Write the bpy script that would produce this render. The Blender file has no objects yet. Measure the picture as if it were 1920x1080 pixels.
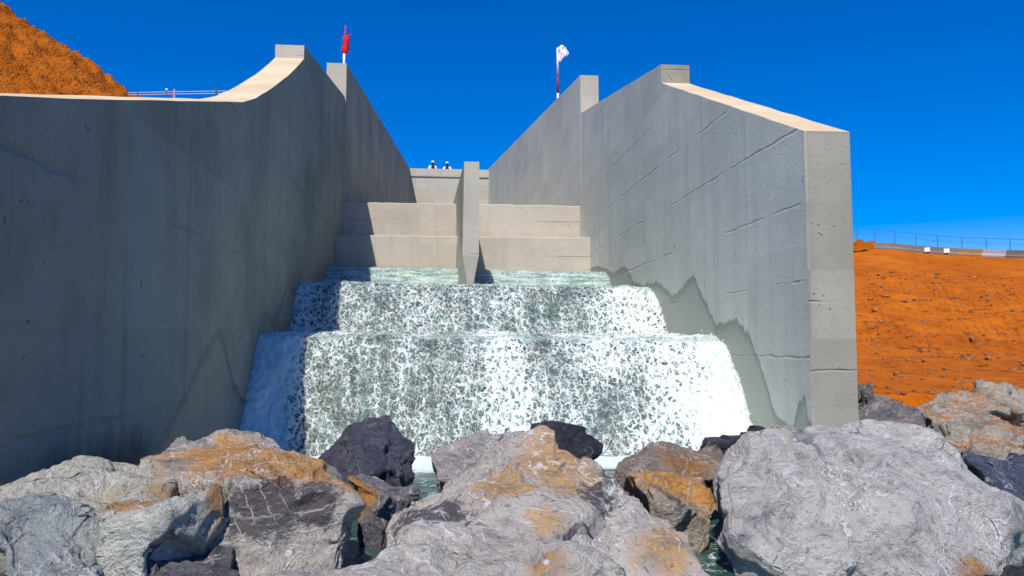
import bpy, bmesh, math, random
import numpy as np
from mathutils import Vector, Matrix

random.seed(7)
C = bpy.context.scene.collection
R = math.radians

# ------------------------------------------------------------------ camera, sky, sun, exposure
EYE = 1.0
F = 1450.0
YAW, PITCH = R(5.305), R(4.142)
cam = bpy.data.objects.new('camera', bpy.data.cameras.new('camera'))
C.objects.link(cam)
cam.location = (0, 0, EYE)
cam.rotation_euler = (R(90) + PITCH, 0, -YAW)
cam.data.sensor_width = 36.0
cam.data.lens = 36.0 * F / 1920.0
cam.data.clip_start = 0.05
cam.data.clip_end = 2000
bpy.context.scene.camera = cam

SUN = Vector((-0.24, -0.80, 1.0)).normalized()          # direction towards the sun
world = bpy.data.worlds.new('World')
bpy.context.scene.world = world
world.use_nodes = True
wn = world.node_tree
sky = wn.nodes.new('ShaderNodeTexSky')
sky.sky_type = 'NISHITA'
sky.sun_disc = False
sky.sun_elevation = math.asin(SUN.z)
sky.sun_rotation = math.atan2(SUN.x, SUN.y)
sky.altitude = 2500
sky.air_density = 1.0
sky.dust_density = 0.0
sky.ozone_density = 4.0
hsv = wn.nodes.new('ShaderNodeHueSaturation')
hsv.inputs['Saturation'].default_value = 1.55
hsv.inputs['Hue'].default_value = 0.521
wn.links.new(sky.outputs[0], hsv.inputs['Color'])
gam = wn.nodes.new('ShaderNodeGamma')
gam.inputs['Gamma'].default_value = 0.88
wn.links.new(hsv.outputs[0], gam.inputs['Color'])
wn.links.new(gam.outputs[0], wn.nodes['Background'].inputs['Color'])
wn.nodes['Background'].inputs['Strength'].default_value = 0.15

sun = bpy.data.objects.new('sun', bpy.data.lights.new('sun', 'SUN'))
C.objects.link(sun)
sun.data.energy = 4.05
sun.data.angle = R(0.5)
sun.data.color = (1.0, 0.94, 0.84)
sun.rotation_euler = SUN.to_track_quat('Z', 'Y').to_euler()
vs = bpy.context.scene.view_settings
vs.view_transform = 'Standard'
vs.look = 'None'
vs.exposure = 0.32
vs.gamma = 1.0

# ------------------------------------------------------------------ helpers: measuring
_f = Vector((math.sin(YAW) * math.cos(PITCH), math.cos(YAW) * math.cos(PITCH), math.sin(PITCH)))
_r = Vector((math.cos(YAW), -math.sin(YAW), 0))
_u = _r.cross(_f)
EYEV = Vector((0, 0, EYE))
def ray(x, y): return _f + _r * ((x - 960) / F) - _u * ((y - 540) / F)
def at(x, y, Y):
    d = ray(x, y); return EYEV + d * (Y / d.y)
def on_x(x, y, X):
    d = ray(x, y); return EYEV + d * (X / d.x)
def left_x(Y):                                        # inner face of the left chute wall
    if Y < 7: return -1.80
    if Y < 16: return -1.80 - 0.0205 * (Y - 7)
    return -1.985 + (Y - 16) * 0.0047
def on_left(x, y):
    d = ray(x, y)
    t = (-1.80 + 0.0205 * 7) / (d.x + 0.0205 * d.y)
    P = EYEV + d * t
    if P.y < 7: P = on_x(x, y, -1.80)
    return P
XR = 2.90

# ------------------------------------------------------------------ helpers: noise (vectorised gradient noise)
_rng = np.random.default_rng(3)
_perm = _rng.permutation(512).astype(np.int64)
_grad = _rng.normal(size=(512, 3)); _grad /= np.linalg.norm(_grad, axis=1)[:, None]
def perlin(p):
    p = np.asarray(p, float)
    i = np.floor(p).astype(np.int64); f = p - i
    w = f * f * f * (f * (f * 6 - 15) + 10)
    out = 0
    for dx in (0, 1):
        for dy in (0, 1):
            for dz in (0, 1):
                h = _perm[(_perm[(_perm[(i[:, 0] + dx) & 511] + i[:, 1] + dy) & 511] + i[:, 2] + dz) & 511]
                g = _grad[h]
                d = g[:, 0] * (f[:, 0] - dx) + g[:, 1] * (f[:, 1] - dy) + g[:, 2] * (f[:, 2] - dz)
                ww = (w[:, 0] if dx else 1 - w[:, 0]) * (w[:, 1] if dy else 1 - w[:, 1]) * (w[:, 2] if dz else 1 - w[:, 2])
                out = out + d * ww
    return out * 1.5
def fbm(p, oct=4, gain=0.5, lac=2.03):
    p = np.asarray(p, float); a = 1.0; s = 0
    for k in range(oct):
        s = s + a * perlin(p + 17.3 * k); p = p * lac; a *= gain
    return s
def ridged(p, oct=4):
    p = np.asarray(p, float); a = 1.0; s = 0
    for k in range(oct):
        s = s + a * (1 - np.abs(perlin(p + 9.1 * k)) * 2); p = p * 2.1; a *= 0.5
    return s

# ------------------------------------------------------------------ helpers: objects
def link(name, mesh, mat=None, parent=None):
    o = bpy.data.objects.new(name, mesh); C.objects.link(o)
    for m in (mat if isinstance(mat, (list, tuple)) else [mat]):
        if m: mesh.materials.append(m)
    if parent: o.parent = parent
    return o
def tag(o, label=None, cat=None, group=None, kind=None):
    if label: o['label'] = label
    if cat: o['category'] = cat
    if group: o['group'] = group
    if kind: o['kind'] = kind
    return o
def thing(name, label, cat, loc=(0, 0, 0), rz=0, group=None):
    o = bpy.data.objects.new(name, None); C.objects.link(o)
    o.location = loc; o.rotation_euler = (0, 0, rz)
    o.empty_display_size = 0.2
    return tag(o, label, cat, group)
def from_arrays(name, verts, faces, mat=None, parent=None, smooth=False):
    me = bpy.data.meshes.new(name)
    me.from_pydata([tuple(v) for v in verts], [], faces)
    me.update()
    if smooth: me.shade_smooth()
    return link(name, me, mat, parent)
def from_bm(name, bm, mat=None, parent=None, smooth=False):
    bmesh.ops.recalc_face_normals(bm, faces=bm.faces)
    me = bpy.data.meshes.new(name); bm.to_mesh(me); bm.free()
    if smooth: me.shade_smooth()
    return link(name, me, mat, parent)
def rebase(o):
    """move a mesh thing's origin to the middle of its base"""
    me = o.data; n = len(me.vertices)
    co = np.empty(n * 3); me.vertices.foreach_get('co', co); co = co.reshape(-1, 3)
    b = np.array([(co[:, 0].min() + co[:, 0].max()) / 2, (co[:, 1].min() + co[:, 1].max()) / 2, co[:, 2].min()])
    me.vertices.foreach_set('co', (co - b).ravel()); me.update()
    o.location = b
    return o
def box(bm, x0, x1, y0, y1, z0, z1):
    r = bmesh.ops.create_cube(bm, size=1)
    for v in r['verts']:
        v.co = Vector((x0 + (v.co.x + .5) * (x1 - x0), y0 + (v.co.y + .5) * (y1 - y0), z0 + (v.co.z + .5) * (z1 - z0)))
    return r['verts']
def tube(bm, pts, rad, n=8):
    rings = []
    pts = [Vector(p) for p in pts]
    for i, p in enumerate(pts):
        d = (pts[min(i + 1, len(pts) - 1)] - pts[max(i - 1, 0)]).normalized()
        a = d.orthogonal().normalized(); b = d.cross(a)
        r = rad[i] if isinstance(rad, (list, tuple)) else rad
        rings.append([bm.verts.new(p + (a * math.cos(t) + b * math.sin(t)) * r) for t in [2 * math.pi * k / n for k in range(n)]])
    for A, B in zip(rings, rings[1:]):
        for k in range(n):
            bm.faces.new((A[k], A[(k + 1) % n], B[(k + 1) % n], B[k]))
    bm.faces.new(rings[0][::-1]); bm.faces.new(rings[-1])
def evaluated_mesh(o):
    dg = bpy.context.evaluated_depsgraph_get(); dg.update()
    return bpy.data.meshes.new_from_object(o.evaluated_get(dg))

# ------------------------------------------------------------------ helpers: shader nodes
class NT:
    def __init__(s, name):
        s.m = bpy.data.materials.new(name); s.m.use_nodes = True
        s.t = s.m.node_tree; s.b = s.t.nodes['Principled BSDF']
        s.out = s.t.nodes['Material Output']
    def n(s, typ, **kw):
        o = s.t.nodes.new(typ)
        for k, v in kw.items(): setattr(o, k, v)
        return o
    def put(s, sock, v):
        if v is None: return
        if isinstance(v, bpy.types.NodeSocket): s.t.links.new(v, sock)
        else:
            if isinstance(v, (tuple, list)) and len(v) == 3 and sock.type == 'RGBA': v = (*v, 1)
            sock.default_value = v
    def math(s, op, a, b=None, c=None, clamp=False):
        o = s.n('ShaderNodeMath', operation=op, use_clamp=clamp)
        s.put(o.inputs[0], a); s.put(o.inputs[1], b)
        if c is not None: s.put(o.inputs[2], c)
        return o.outputs[0]
    def vmath(s, op, a, b=None, sc=None):
        o = s.n('ShaderNodeVectorMath', operation=op)
        s.put(o.inputs[0], a); s.put(o.inputs[1], b)
        if sc is not None: s.put(o.inputs['Scale'], sc)
        return o.outputs['Vector']
    def length(s, a):
        o = s.n('ShaderNodeVectorMath', operation='LENGTH'); s.put(o.inputs[0], a); return o.outputs['Value']
    def noise(s, vec, scale, detail=4, rough=0.55, dist=0.0, out=0):
        o = s.n('ShaderNodeTexNoise'); s.put(o.inputs['Vector'], vec)
        o.inputs['Scale'].default_value = scale; o.inputs['Detail'].default_value = detail
        o.inputs['Roughness'].default_value = rough; o.inputs['Distortion'].default_value = dist
        return o.outputs[out]
    def voro(s, vec, scale, feature='DISTANCE_TO_EDGE', rand=1.0, dim='3D'):
        o = s.n('ShaderNodeTexVoronoi', feature=feature, voronoi_dimensions=dim); s.put(o.inputs['Vector'], vec)
        s.put(o.inputs['Scale'], scale); o.inputs['Randomness'].default_value = rand
        return o.outputs['Distance']
    def ramp(s, fac, stops, interp='LINEAR'):
        o = s.n('ShaderNodeValToRGB'); o.color_ramp.interpolation = interp
        e = o.color_ramp.elements
        while len(e) < len(stops): e.new(0.5)
        for k, (p, c) in enumerate(stops):
            e[k].position = p; e[k].color = (*c, 1) if len(c) == 3 else c
        s.put(o.inputs[0], fac); return o.outputs[0]
    def smooth(s, x, a, b):
        o = s.n('ShaderNodeMapRange', interpolation_type='SMOOTHSTEP'); s.put(o.inputs['Value'], x)
        s.put(o.inputs['From Min'], a); s.put(o.inputs['From Max'], b)
        return o.outputs['Result']
    def mix(s, f, a, b, mode='MIX'):
        o = s.n('ShaderNodeMix', data_type='RGBA', blend_type=mode)
        s.put(o.inputs[0], f); s.put(o.inputs[6], a); s.put(o.inputs[7], b)
        return o.outputs[2]
    def pos(s): return s.n('ShaderNodeNewGeometry').outputs['Position']
    def obj(s): return s.n('ShaderNodeTexCoord').outputs['Object']
    def mapv(s, vec, scale=(1, 1, 1), loc=(0, 0, 0), rot=(0, 0, 0)):
        o = s.n('ShaderNodeMapping'); s.put(o.inputs[0], vec)
        o.inputs['Scale'].default_value = scale; o.inputs['Location'].default_value = loc; o.inputs['Rotation'].default_value = rot
        return o.outputs[0]
    def sep(s, vec):
        o = s.n('ShaderNodeSeparateXYZ'); s.put(o.inputs[0], vec); return o.outputs
    def attr(s, name):
        o = s.n('ShaderNodeAttribute', attribute_name=name); return o.outputs['Fac']
    def bump(s, h, strength=0.5, dist=0.02, normal=None):
        o = s.n('ShaderNodeBump'); s.put(o.inputs['Height'], h)
        o.inputs['Strength'].default_value = strength; o.inputs['Distance'].default_value = dist
        if normal: s.put(o.inputs['Normal'], normal)
        return o.outputs[0]
    def done(s, color, rough=0.85, bump=None, spec=0.3):
        s.put(s.b.inputs['Base Color'], color); s.put(s.b.inputs['Roughness'], rough)
        s.b.inputs['Specular IOR Level'].default_value = spec
        if bump: s.put(s.b.inputs['Normal'], bump)
        return s.m

def plain(name, col, rough=0.7, metal=0.0, var=0.12, scale=12):
    t = NT(name)
    k = t.noise(t.obj(), scale, 3)
    c = t.mix(k, tuple(x * (1 - var) for x in col), tuple(min(1, x * (1 + var)) for x in col))
    t.b.inputs['Metallic'].default_value = metal
    return t.done(c, rough)

def concrete(name, light, dark, pour=0.62, pour_amt=0.8, wet=None, wet_axis=1, edge_line=0.0, streak=0.5, fine=1.0, panel=0.16, wet_amt=0.72, vjoint=0.0, algae=None):
    """board-marked concrete; wet = list of (Y, z) giving the top of the splashed zone along the wall"""
    t = NT(name); P = t.pos(); X, Y, Z = t.sep(P)
    big = t.noise(P, 0.55, 6, 0.62)
    mid = t.noise(P, 3.2, 5, 0.6)
    st = t.noise(t.mapv(P, (5.5, 5.5, 0.28)), 1.0, 5, 0.6)
    fn = t.noise(P, 38, 4, 0.6)
    v = t.math('ADD', t.math('MULTIPLY', big, 0.7), t.math('MULTIPLY', mid, 0.3))
    v = t.smooth(v, 0.33, 0.68)
    col = t.mix(v, dark, light)
    # vertical runs and streaks
    col = t.mix(t.math('MULTIPLY', t.smooth(st, 0.50, 0.72), streak), col, tuple(c * 0.62 for c in dark))
    col = t.mix(t.math('MULTIPLY', t.smooth(st, 0.47, 0.25), streak * 0.6), col, tuple(min(1, c * 1.14) for c in light))
    # sheets of formwork: slightly different tone in each panel
    cell = t.n('ShaderNodeTexWhiteNoise', noise_dimensions='3D')
    q = t.n('ShaderNodeVectorMath', operation='FLOOR')
    t.put(q.inputs[0], t.mapv(P, (0.9, 0.82, 1 / pour), (0.37, 0.21, 0.11)))
    t.put(cell.inputs['Vector'], q.outputs['Vector'])
    col = t.mix(panel, col, t.mix(cell.outputs[0], tuple(c * 0.7 for c in dark), tuple(min(1, c * 1.25) for c in light)))
    # pour joints: level, broken dark lines
    zz = t.math('ADD', t.math('MULTIPLY', t.math('ADD', Z, t.math('MULTIPLY', t.noise(P, 1.6, 6, 0.6), 0.075)), 1 / pour), 100.0)
    fr = t.math('ABSOLUTE', t.math('SUBTRACT', t.math('FRACT', zz), 0.5))
    lm = t.smooth(t.noise(t.mapv(P, (0.5, 0.5, 1.9), (5, 3, 1)), 1.0, 5, 0.7), 0.47, 0.60)
    ln = t.math('MULTIPLY', t.smooth(fr, t.math('MULTIPLY', t.noise(P, 5, 3), 0.05), 0.004), lm)
    col = t.mix(t.math('MULTIPLY', ln, pour_amt), col, tuple(c * 0.22 for c in dark))
    below = t.math('MULTIPLY', t.smooth(t.math('SUBTRACT', t.math('FRACT', zz), 0.5), -0.35, 0.0), t.math('LESS_THAN', t.math('FRACT', zz), 0.5))
    col = t.mix(t.math('MULTIPLY', t.math('MULTIPLY', below, lm), 0.28 * pour_amt), col, tuple(c * 0.6 for c in dark))
    if vjoint:
        yf = t.math('ABSOLUTE', t.math('SUBTRACT', t.math('FRACT', t.math('ADD', t.math('MULTIPLY', Y, 0.82), 50.21)), 0.5))
        vj = t.math('MULTIPLY', t.smooth(t.math('SUBTRACT', 0.5, yf), 0.012, 0.002), t.smooth(t.noise(P, 1.3, 4), 0.40, 0.6))
        col = t.mix(t.math('MULTIPLY', vj, vjoint), col, tuple(c * 0.4 for c in dark))
    # pits and specks
    pit = t.voro(t.vmath('ADD', P, t.vmath('SCALE', t.noise(P, 3, 2, out=1), None, 0.6)), 11, 'F1')
    pm = t.math('MULTIPLY', t.smooth(pit, 0.16, 0.08), t.smooth(mid, 0.52, 0.6))
    col = t.mix(t.math('MULTIPLY', pm, 0.7), col, tuple(c * 0.25 for c in dark))
    col = t.mix(t.math('MULTIPLY', t.smooth(fn, 0.42, 0.2), 0.5 * fine), col, tuple(c * 0.5 for c in dark))
    rough = 0.9
    if wet:
        y0, y1 = wet[0][0], wet[-1][0]; z0 = min(w[1] for w in wet); z1 = max(w[1] for w in wet)
        fc = t.n('ShaderNodeFloatCurve'); cu = fc.mapping.curves[0]
        pts = [((a - y0) / (y1 - y0), (b - z0) / (z1 - z0)) for a, b in wet]
        while len(cu.points) < len(pts): cu.points.new(0.5, 0.5)
        for p, (a, b) in zip(cu.points, pts): p.location = (a, b); p.handle_type = 'VECTOR'
        fc.mapping.use_clip = True; fc.mapping.extend = 'HORIZONTAL'; fc.mapping.update()
        t.put(fc.inputs['Value'], t.math('DIVIDE', t.math('SUBTRACT', Y, y0), y1 - y0, clamp=True))
        h = t.math('ADD', t.math('MULTIPLY', fc.outputs[0], z1 - z0), z0)
        sp = t.noise(t.mapv(P, (9, 9, 0.9)), 1.0, 4, 0.7)
        h = t.math('ADD', h, t.math('MULTIPLY', t.math('SUBTRACT', sp, 0.5), 0.22))
        d = t.math('SUBTRACT', h, Z)
        wm = t.smooth(d, -0.012, 0.02)
        col = t.mix(t.math('MULTIPLY', wm, wet_amt), col, tuple(c * k for c, k in zip(dark, (0.50, 0.56, 0.50))))
        line = t.math('MULTIPLY', wm, t.smooth(d, 0.14, 0.02))
        col = t.mix(t.math('MULTIPLY', line, 0.45 + edge_line), col, tuple(c * 0.24 for c in dark))
        rough = t.math('SUBTRACT', 0.9, t.math('MULTIPLY', wm, 0.45))
    if algae:
        ya, yb, za = algae
        k = t.math('MULTIPLY', t.smooth(Y, ya - .25, ya + .15), t.smooth(Y, yb + .25, yb - .15))
        sp2 = t.noise(t.mapv(P, (7, 7, 1.2), (2, 2, 2)), 1.0, 5, 0.7)
        top = t.math('ADD', za - .25, t.math('MULTIPLY', sp2, 0.5))
        am = t.math('MULTIPLY', k, t.smooth(t.math('SUBTRACT', top, Z), -0.10, 0.16))
        col = t.mix(t.math('MULTIPLY', am, 0.7), col, (0.03, 0.035, 0.035))
    hgt = t.math('ADD', t.math('MULTIPLY', fn, 0.3), t.math('MULTIPLY', mid, 0.5))
    hgt = t.math('SUBTRACT', hgt, t.math('MULTIPLY', ln, 1.0))
    hgt = t.math('SUBTRACT', hgt, t.math('MULTIPLY', pm, 0.8))
    return t.done(col, rough, t.bump(hgt, 0.55, 0.02), 0.25)

def earth(name, a, b, c, scale=1.0, run=1.0):
    t = NT(name); P = t.mapv(t.pos(), (1, run, 1), rot=(0, 0, 0.12 if run < 1 else 0))
    n1 = t.noise(P, 0.35 * scale, 8, 0.65)
    n2 = t.noise(P, 2.6 * scale, 8, 0.7)
    n3 = t.noise(t.mapv(P, (1, 0.35, 1), rot=(0, 0, 0.5)), 1.2 * scale, 6, 0.7)
    col = t.mix(t.smooth(n1, 0.35, 0.68), a, b)
    col = t.mix(t.math('MULTIPLY', t.smooth(n3, 0.5, 0.7), 0.6), col, c)
    col = t.mix(t.math('MULTIPLY', t.smooth(n2, 0.55, 0.75), 0.55), col, tuple(min(1, x * 1.5) for x in b))
    col = t.mix(t.math('MULTIPLY', t.smooth(n2, 0.45, 0.32), 0.85), col, tuple(x * 0.33 for x in a))
    v = t.voro(P, 9 * scale, 'F1')
    hgt = t.math('ADD', n2, t.math('MULTIPLY', t.smooth(v, 0.5, 0.1), 0.35))
    return t.done(col, 0.95, t.bump(hgt, 0.9, 0.12), 0.1)

def rock_mat(name, base=(0.30, 0.29, 0.31), dark=(0.10, 0.10, 0.12), vein=0.8, stain=None, stain_col=(0.52, 0.25, 0.07), up_stain=0.0, dark_shade=None, rough=0.8, vein_scale=1.0, pale=(0.5, 0.49, 0.47), seed=0.0):
    """limestone: mottled grey, white calcite veins, ochre iron stains. stain = [(world point, radius)]"""
    t = NT(name); P = t.vmath('ADD', t.pos(), (seed, seed * 0.7, -seed)); P0 = t.pos()
    w = t.vmath('SUBTRACT', t.noise(P, 2.2, 3, 0.5, out=1), (0.5, 0.5, 0.5))
    W = t.vmath('ADD', P, t.vmath('SCALE', w, None, 0.28))
    n1 = t.noise(W, 2.4, 8, 0.66); n2 = t.noise(W, 9, 8, 0.7); n3 = t.noise(P, 55, 6, 0.7)
    v = t.math('ADD', t.math('MULTIPLY', n1, 0.6), t.math('MULTIPLY', n2, 0.4))
    col = t.ramp(v, [(0.36, dark), (0.46, base), (0.56, tuple((x + y) / 2 for x, y in zip(base, pale))), (0.68, pale)])
    if stain or up_stain:
        m = None
        for (p, r) in (stain or []):
            dd = t.length(t.vmath('SUBTRACT', P0, tuple(p)))
            k = t.math('SUBTRACT', 1.0, t.math('DIVIDE', dd, r))
            m = k if m is None else t.math('MAXIMUM', m, k)
        if m is None: m = 0.0
        if up_stain:
            nz = t.sep(t.n('ShaderNodeNewGeometry').outputs['True Normal'])[2]
            m = t.math('MAXIMUM', m, t.math('MULTIPLY', t.math('SUBTRACT', nz, 1.0 - up_stain), 1.2))
        m = t.math('ADD', m, t.math('MULTIPLY', t.math('SUBTRACT', n1, 0.5), 2.2))
        m = t.math('ADD', m, t.math('MULTIPLY', t.math('SUBTRACT', n2, 0.5), 1.2))
        sm = t.math('MULTIPLY', t.smooth(m, 0.0, 0.55), t.smooth(n3, 0.25, 0.5))
        sc = t.mix(t.smooth(n2, 0.35, 0.62), tuple(x * 0.55 for x in stain_col), stain_col)
        sc = t.mix(t.math('MULTIPLY', t.smooth(n3, 0.5, 0.7), 0.5), sc, (0.62, 0.42, 0.2))
        col = t.mix(t.math('MULTIPLY', sm, 0.92), col, sc)
    if dark_shade:  # dark patches: recess and overhang shade painted into the colour with dark rock
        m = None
        for (p, r) in dark_shade:
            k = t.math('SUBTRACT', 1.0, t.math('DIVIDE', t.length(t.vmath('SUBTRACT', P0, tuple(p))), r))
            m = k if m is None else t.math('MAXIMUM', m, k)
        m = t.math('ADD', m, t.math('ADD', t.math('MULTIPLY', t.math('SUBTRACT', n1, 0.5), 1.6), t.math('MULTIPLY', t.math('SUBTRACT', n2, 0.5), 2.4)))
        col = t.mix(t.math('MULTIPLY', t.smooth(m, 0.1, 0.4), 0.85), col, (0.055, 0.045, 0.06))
    W2 = t.vmath('ADD', P, t.vmath('SCALE', w, None, 0.45))
    wob = t.noise(P, 3.0, 4, 0.6); wob2 = t.noise(P, 11, 3, 0.6)
    srnd = random.Random(int(seed * 10))
    def vein_set(nrm, k, wid, lo, hi, off):
        nrm = tuple(c + srnd.uniform(-.45, .45) for c in nrm); k = k * srnd.uniform(.75, 1.3); off = off + srnd.random() * 7
        dp = t.n('ShaderNodeVectorMath', operation='DOT_PRODUCT'); t.put(dp.inputs[0], P); t.put(dp.inputs[1], nrm)
        x_ = t.math('ADD', t.math('MULTIPLY', dp.outputs['Value'], k * vein_scale), t.math('MULTIPLY', wob, 2.2))
        x_ = t.math('ADD', x_, t.math('ADD', t.math('MULTIPLY', wob2, 0.35), off))
        fr_ = t.math('ABSOLUTE', t.math('SUBTRACT', t.math('FRACT', t.math('ADD', x_, 50.0)), 0.5))
        line = t.smooth(fr_, t.math('MULTIPLY', t.noise(P, 8, 3), wid * 2), wid * 0.2)
        return t.math('MULTIPLY', line, t.smooth(t.noise(t.vmath('ADD', P, (off, off, 0)), 3.4, 3, 0.6), lo, hi))
    vv = vein_set((0.75, 0.2, -0.62), 3.2, 0.030, 0.43, 0.53, 1.3)
    vv = t.math('MAXIMUM', vv, vein_set((0.35, -0.3, 0.88), 4.6, 0.034, 0.46, 0.56, 5.1))
    vv = t.math('MAXIMUM', vv, t.math('MULTIPLY', vein_set((0.9, 0.3, 0.35), 9.5, 0.060, 0.49, 0.60, 9.7), 0.7))
    vv = t.math('MAXIMUM', vv, t.math('MULTIPLY', vein_set((-0.2, 0.5, 0.85), 15, 0.075, 0.50, 0.62, 13.1), 0.6))
    n4 = t.noise(t.mapv(W2, (1, 1, 2.4), rot=(0.3, 0.5, 0)), 20, 5, 0.75)
    vv = t.math('MAXIMUM', vv, t.math('MULTIPLY', t.smooth(n4, 0.54, 0.66), 0.9))
    dk = t.noise(t.mapv(W2, (1, 1, 2.0), (4, 2, 7), (-0.4, 0.2, 0.5)), 24, 5, 0.75)
    col = t.mix(t.math('MULTIPLY', t.smooth(dk, 0.46, 0.34), 0.8), col, tuple(x * 0.7 for x in dark))
    col = t.mix(t.math('MULTIPLY', vv, vein), col, (0.80, 0.79, 0.78))
    # hairline cracks and pores
    cr = t.math('MULTIPLY', t.smooth(t.voro(t.mapv(W2, (1, 1, 1.5), (3, 1, 2)), 3.7), 0.022, 0.004), t.smooth(n1, 0.56, 0.64))
    po = t.smooth(n3, 0.40, 0.27)
    col = t.mix(t.math('MAXIMUM', t.math('MULTIPLY', cr, 0.9), t.math('MULTIPLY', po, 0.75)), col, tuple(x * 0.3 for x in dark))
    n6 = t.noise(W, 24, 5, 0.7)
    h = t.math('ADD', t.math('MULTIPLY', n2, 0.9), t.math('MULTIPLY', n3, 0.5)); h = t.math('ADD', h, t.math('MULTIPLY', n6, 0.6))
    h = t.math('ADD', h, t.math('MULTIPLY', vv, 0.15)); h = t.math('SUBTRACT', h, t.math('MULTIPLY', cr, 0.6))
    return t.done(col, rough, t.bump(h, 1.0, 0.045), 0.3)

# ------------------------------------------------------------------ materials of the place
RW = [(1095, 512), (1118, 497), (1136, 503), (1150, 512), (1172, 497), (1188, 528), (1205, 533), (1235, 527), (1262, 556), (1300, 514),
      (1318, 555), (1342, 607), (1380, 597), (1402, 622), (1425, 680), (1452, 770), (1475, 800), (1488, 800), (1498, 758), (1508, 735), (1516, 790)]
wet_r = sorted([(p.y, p.z) for p in (on_x(a, b, XR) for a, b in RW)])
LW = [(290, 850), (330, 770), (372, 680), (410, 612), (425, 655), (440, 720), (462, 760), (478, 660), (490, 600), (500, 583), (512, 600), (530, 560),
      (540, 523), (552, 545), (560, 520), (575, 500), (590, 515), (605, 490)]
wet_l = sorted([(p.y, p.z) for p in (on_left(a, b) for a, b in LW)])
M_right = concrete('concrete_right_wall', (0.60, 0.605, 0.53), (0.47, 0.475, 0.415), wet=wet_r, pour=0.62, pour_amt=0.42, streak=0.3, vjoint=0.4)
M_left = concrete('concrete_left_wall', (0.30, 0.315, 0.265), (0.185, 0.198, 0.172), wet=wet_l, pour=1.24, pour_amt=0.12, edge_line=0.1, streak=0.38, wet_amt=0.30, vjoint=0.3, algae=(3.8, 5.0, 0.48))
M_step = concrete('concrete_steps', (0.50, 0.455, 0.385), (0.40, 0.365, 0.305), pour=0.42, pour_amt=0.45, streak=0.25)
M_pier = concrete('concrete_pier', (0.47, 0.445, 0.38), (0.39, 0.365, 0.31), pour=0.9, pour_amt=0.25, streak=0.25)
M_end = concrete('concrete_rough_face', (0.39, 0.365, 0.30), (0.25, 0.235, 0.195), pour=0.55, pour_amt=0.2, streak=0.3, fine=1.6, panel=0.38)
def coping_mat():
    t = NT('concrete_coping'); P = t.pos()
    n1 = t.noise(P, 1.6, 6, 0.6); n2 = t.noise(P, 30, 5, 0.6)
    c = t.mix(t.smooth(n1, 0.35, 0.65), (0.58, 0.45, 0.28), (0.67, 0.55, 0.38))
    c = t.mix(t.math('MULTIPLY', t.smooth(n2, 0.45, 0.25), 0.5), c, (0.4, 0.3, 0.2))
    return t.done(c, 0.95, t.bump(t.math('ADD', n2, n1), 0.4, 0.02), 0.1)
M_cope = coping_mat()
M_earth = earth('orange_earth', (0.43, 0.104, 0.005), (0.56, 0.152, 0.010), (0.27, 0.062, 0.003), 0.9, 0.22)
M_heap = earth('orange_heap_earth', (0.33, 0.085, 0.006), (0.46, 0.128, 0.011), (0.14, 0.034, 0.004), 1.1)
M_bed = earth('stream_bed', (0.16, 0.12, 0.07), (0.22, 0.17, 0.1), (0.1, 0.08, 0.05))

# ------------------------------------------------------------------ concrete walls of the chute
def chute_wall(name, inner, outer, samples, zbot, mats, parent=None, lift=None):
    """samples = (Y, top z) from near to far; equal Y makes a vertical step. Material 0 body, 1 top face, 2 end/step faces"""
    V = []; Fc = []; mi = []
    cols = []
    for (Y, z) in samples:
        dz = lift(Y) if lift else 0.0
        i = len(V)
        zs = [zbot, zbot + (z - zbot) * 0.5, z]
        for q in zs: V.append((inner(Y), Y, q))
        for q in (zbot, zbot + (z + dz - zbot) * 0.5, z + dz): V.append((outer(Y), Y, q))
        cols.append(i)
    def add(f, m): Fc.append(f); mi.append(m)
    for a, b, (Ya, za), (Yb, zb) in zip(cols, cols[1:], samples, samples[1:]):
        if abs(Ya - Yb) < 1e-6:
            add((a + 2, a + 5, b + 5, b + 2), 2); continue
        add((a, a + 1, b + 1, b), 0); add((a + 1, a + 2, b + 2, b + 1), 0)
        add((a + 3, b + 3, b + 4, a + 4), 0); add((a + 4, b + 4, b + 5, a + 5), 0)
        add((a + 2, a + 5, b + 5, b + 2), 1); add((a, b, b + 3, a + 3), 0)
    a = cols[0]; add((a, a + 3, a + 4, a + 1), 2); add((a + 1, a + 4, a + 5, a + 2), 2)
    b = cols[-1]; add((b, b + 1, b + 4, b + 3), 0); add((b + 1, b + 2, b + 5, b + 4), 0)
    bm = bmesh.new()
    vs_ = [bm.verts.new(v) for v in V]
    for f, m in zip(Fc, mi):
        try: bm.faces.new([vs_[k] for k in f]).material_index = m
        except ValueError: pass
    bmesh.ops.remove_doubles(bm, verts=bm.verts, dist=1e-5)
    bmesh.ops.dissolve_degenerate(bm, edges=bm.edges, dist=1e-5)
    return from_bm(name, bm, mats, parent)
def interp(pts, step=0.3, jit=0.0):
    out = [pts[0]]
    for (a, za), (b, zb) in zip(pts, pts[1:]):
        n = max(1, int((b - a) / step)) if b > a + 1e-6 else 1
        for k in range(1, n + 1):
            f = k / n
            out.append((a + (b - a) * f, za + (zb - za) * f + (random.uniform(-jit, jit) if k < n else 0)))
    return out
def yz(p): return (p.y, p.z)

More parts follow.
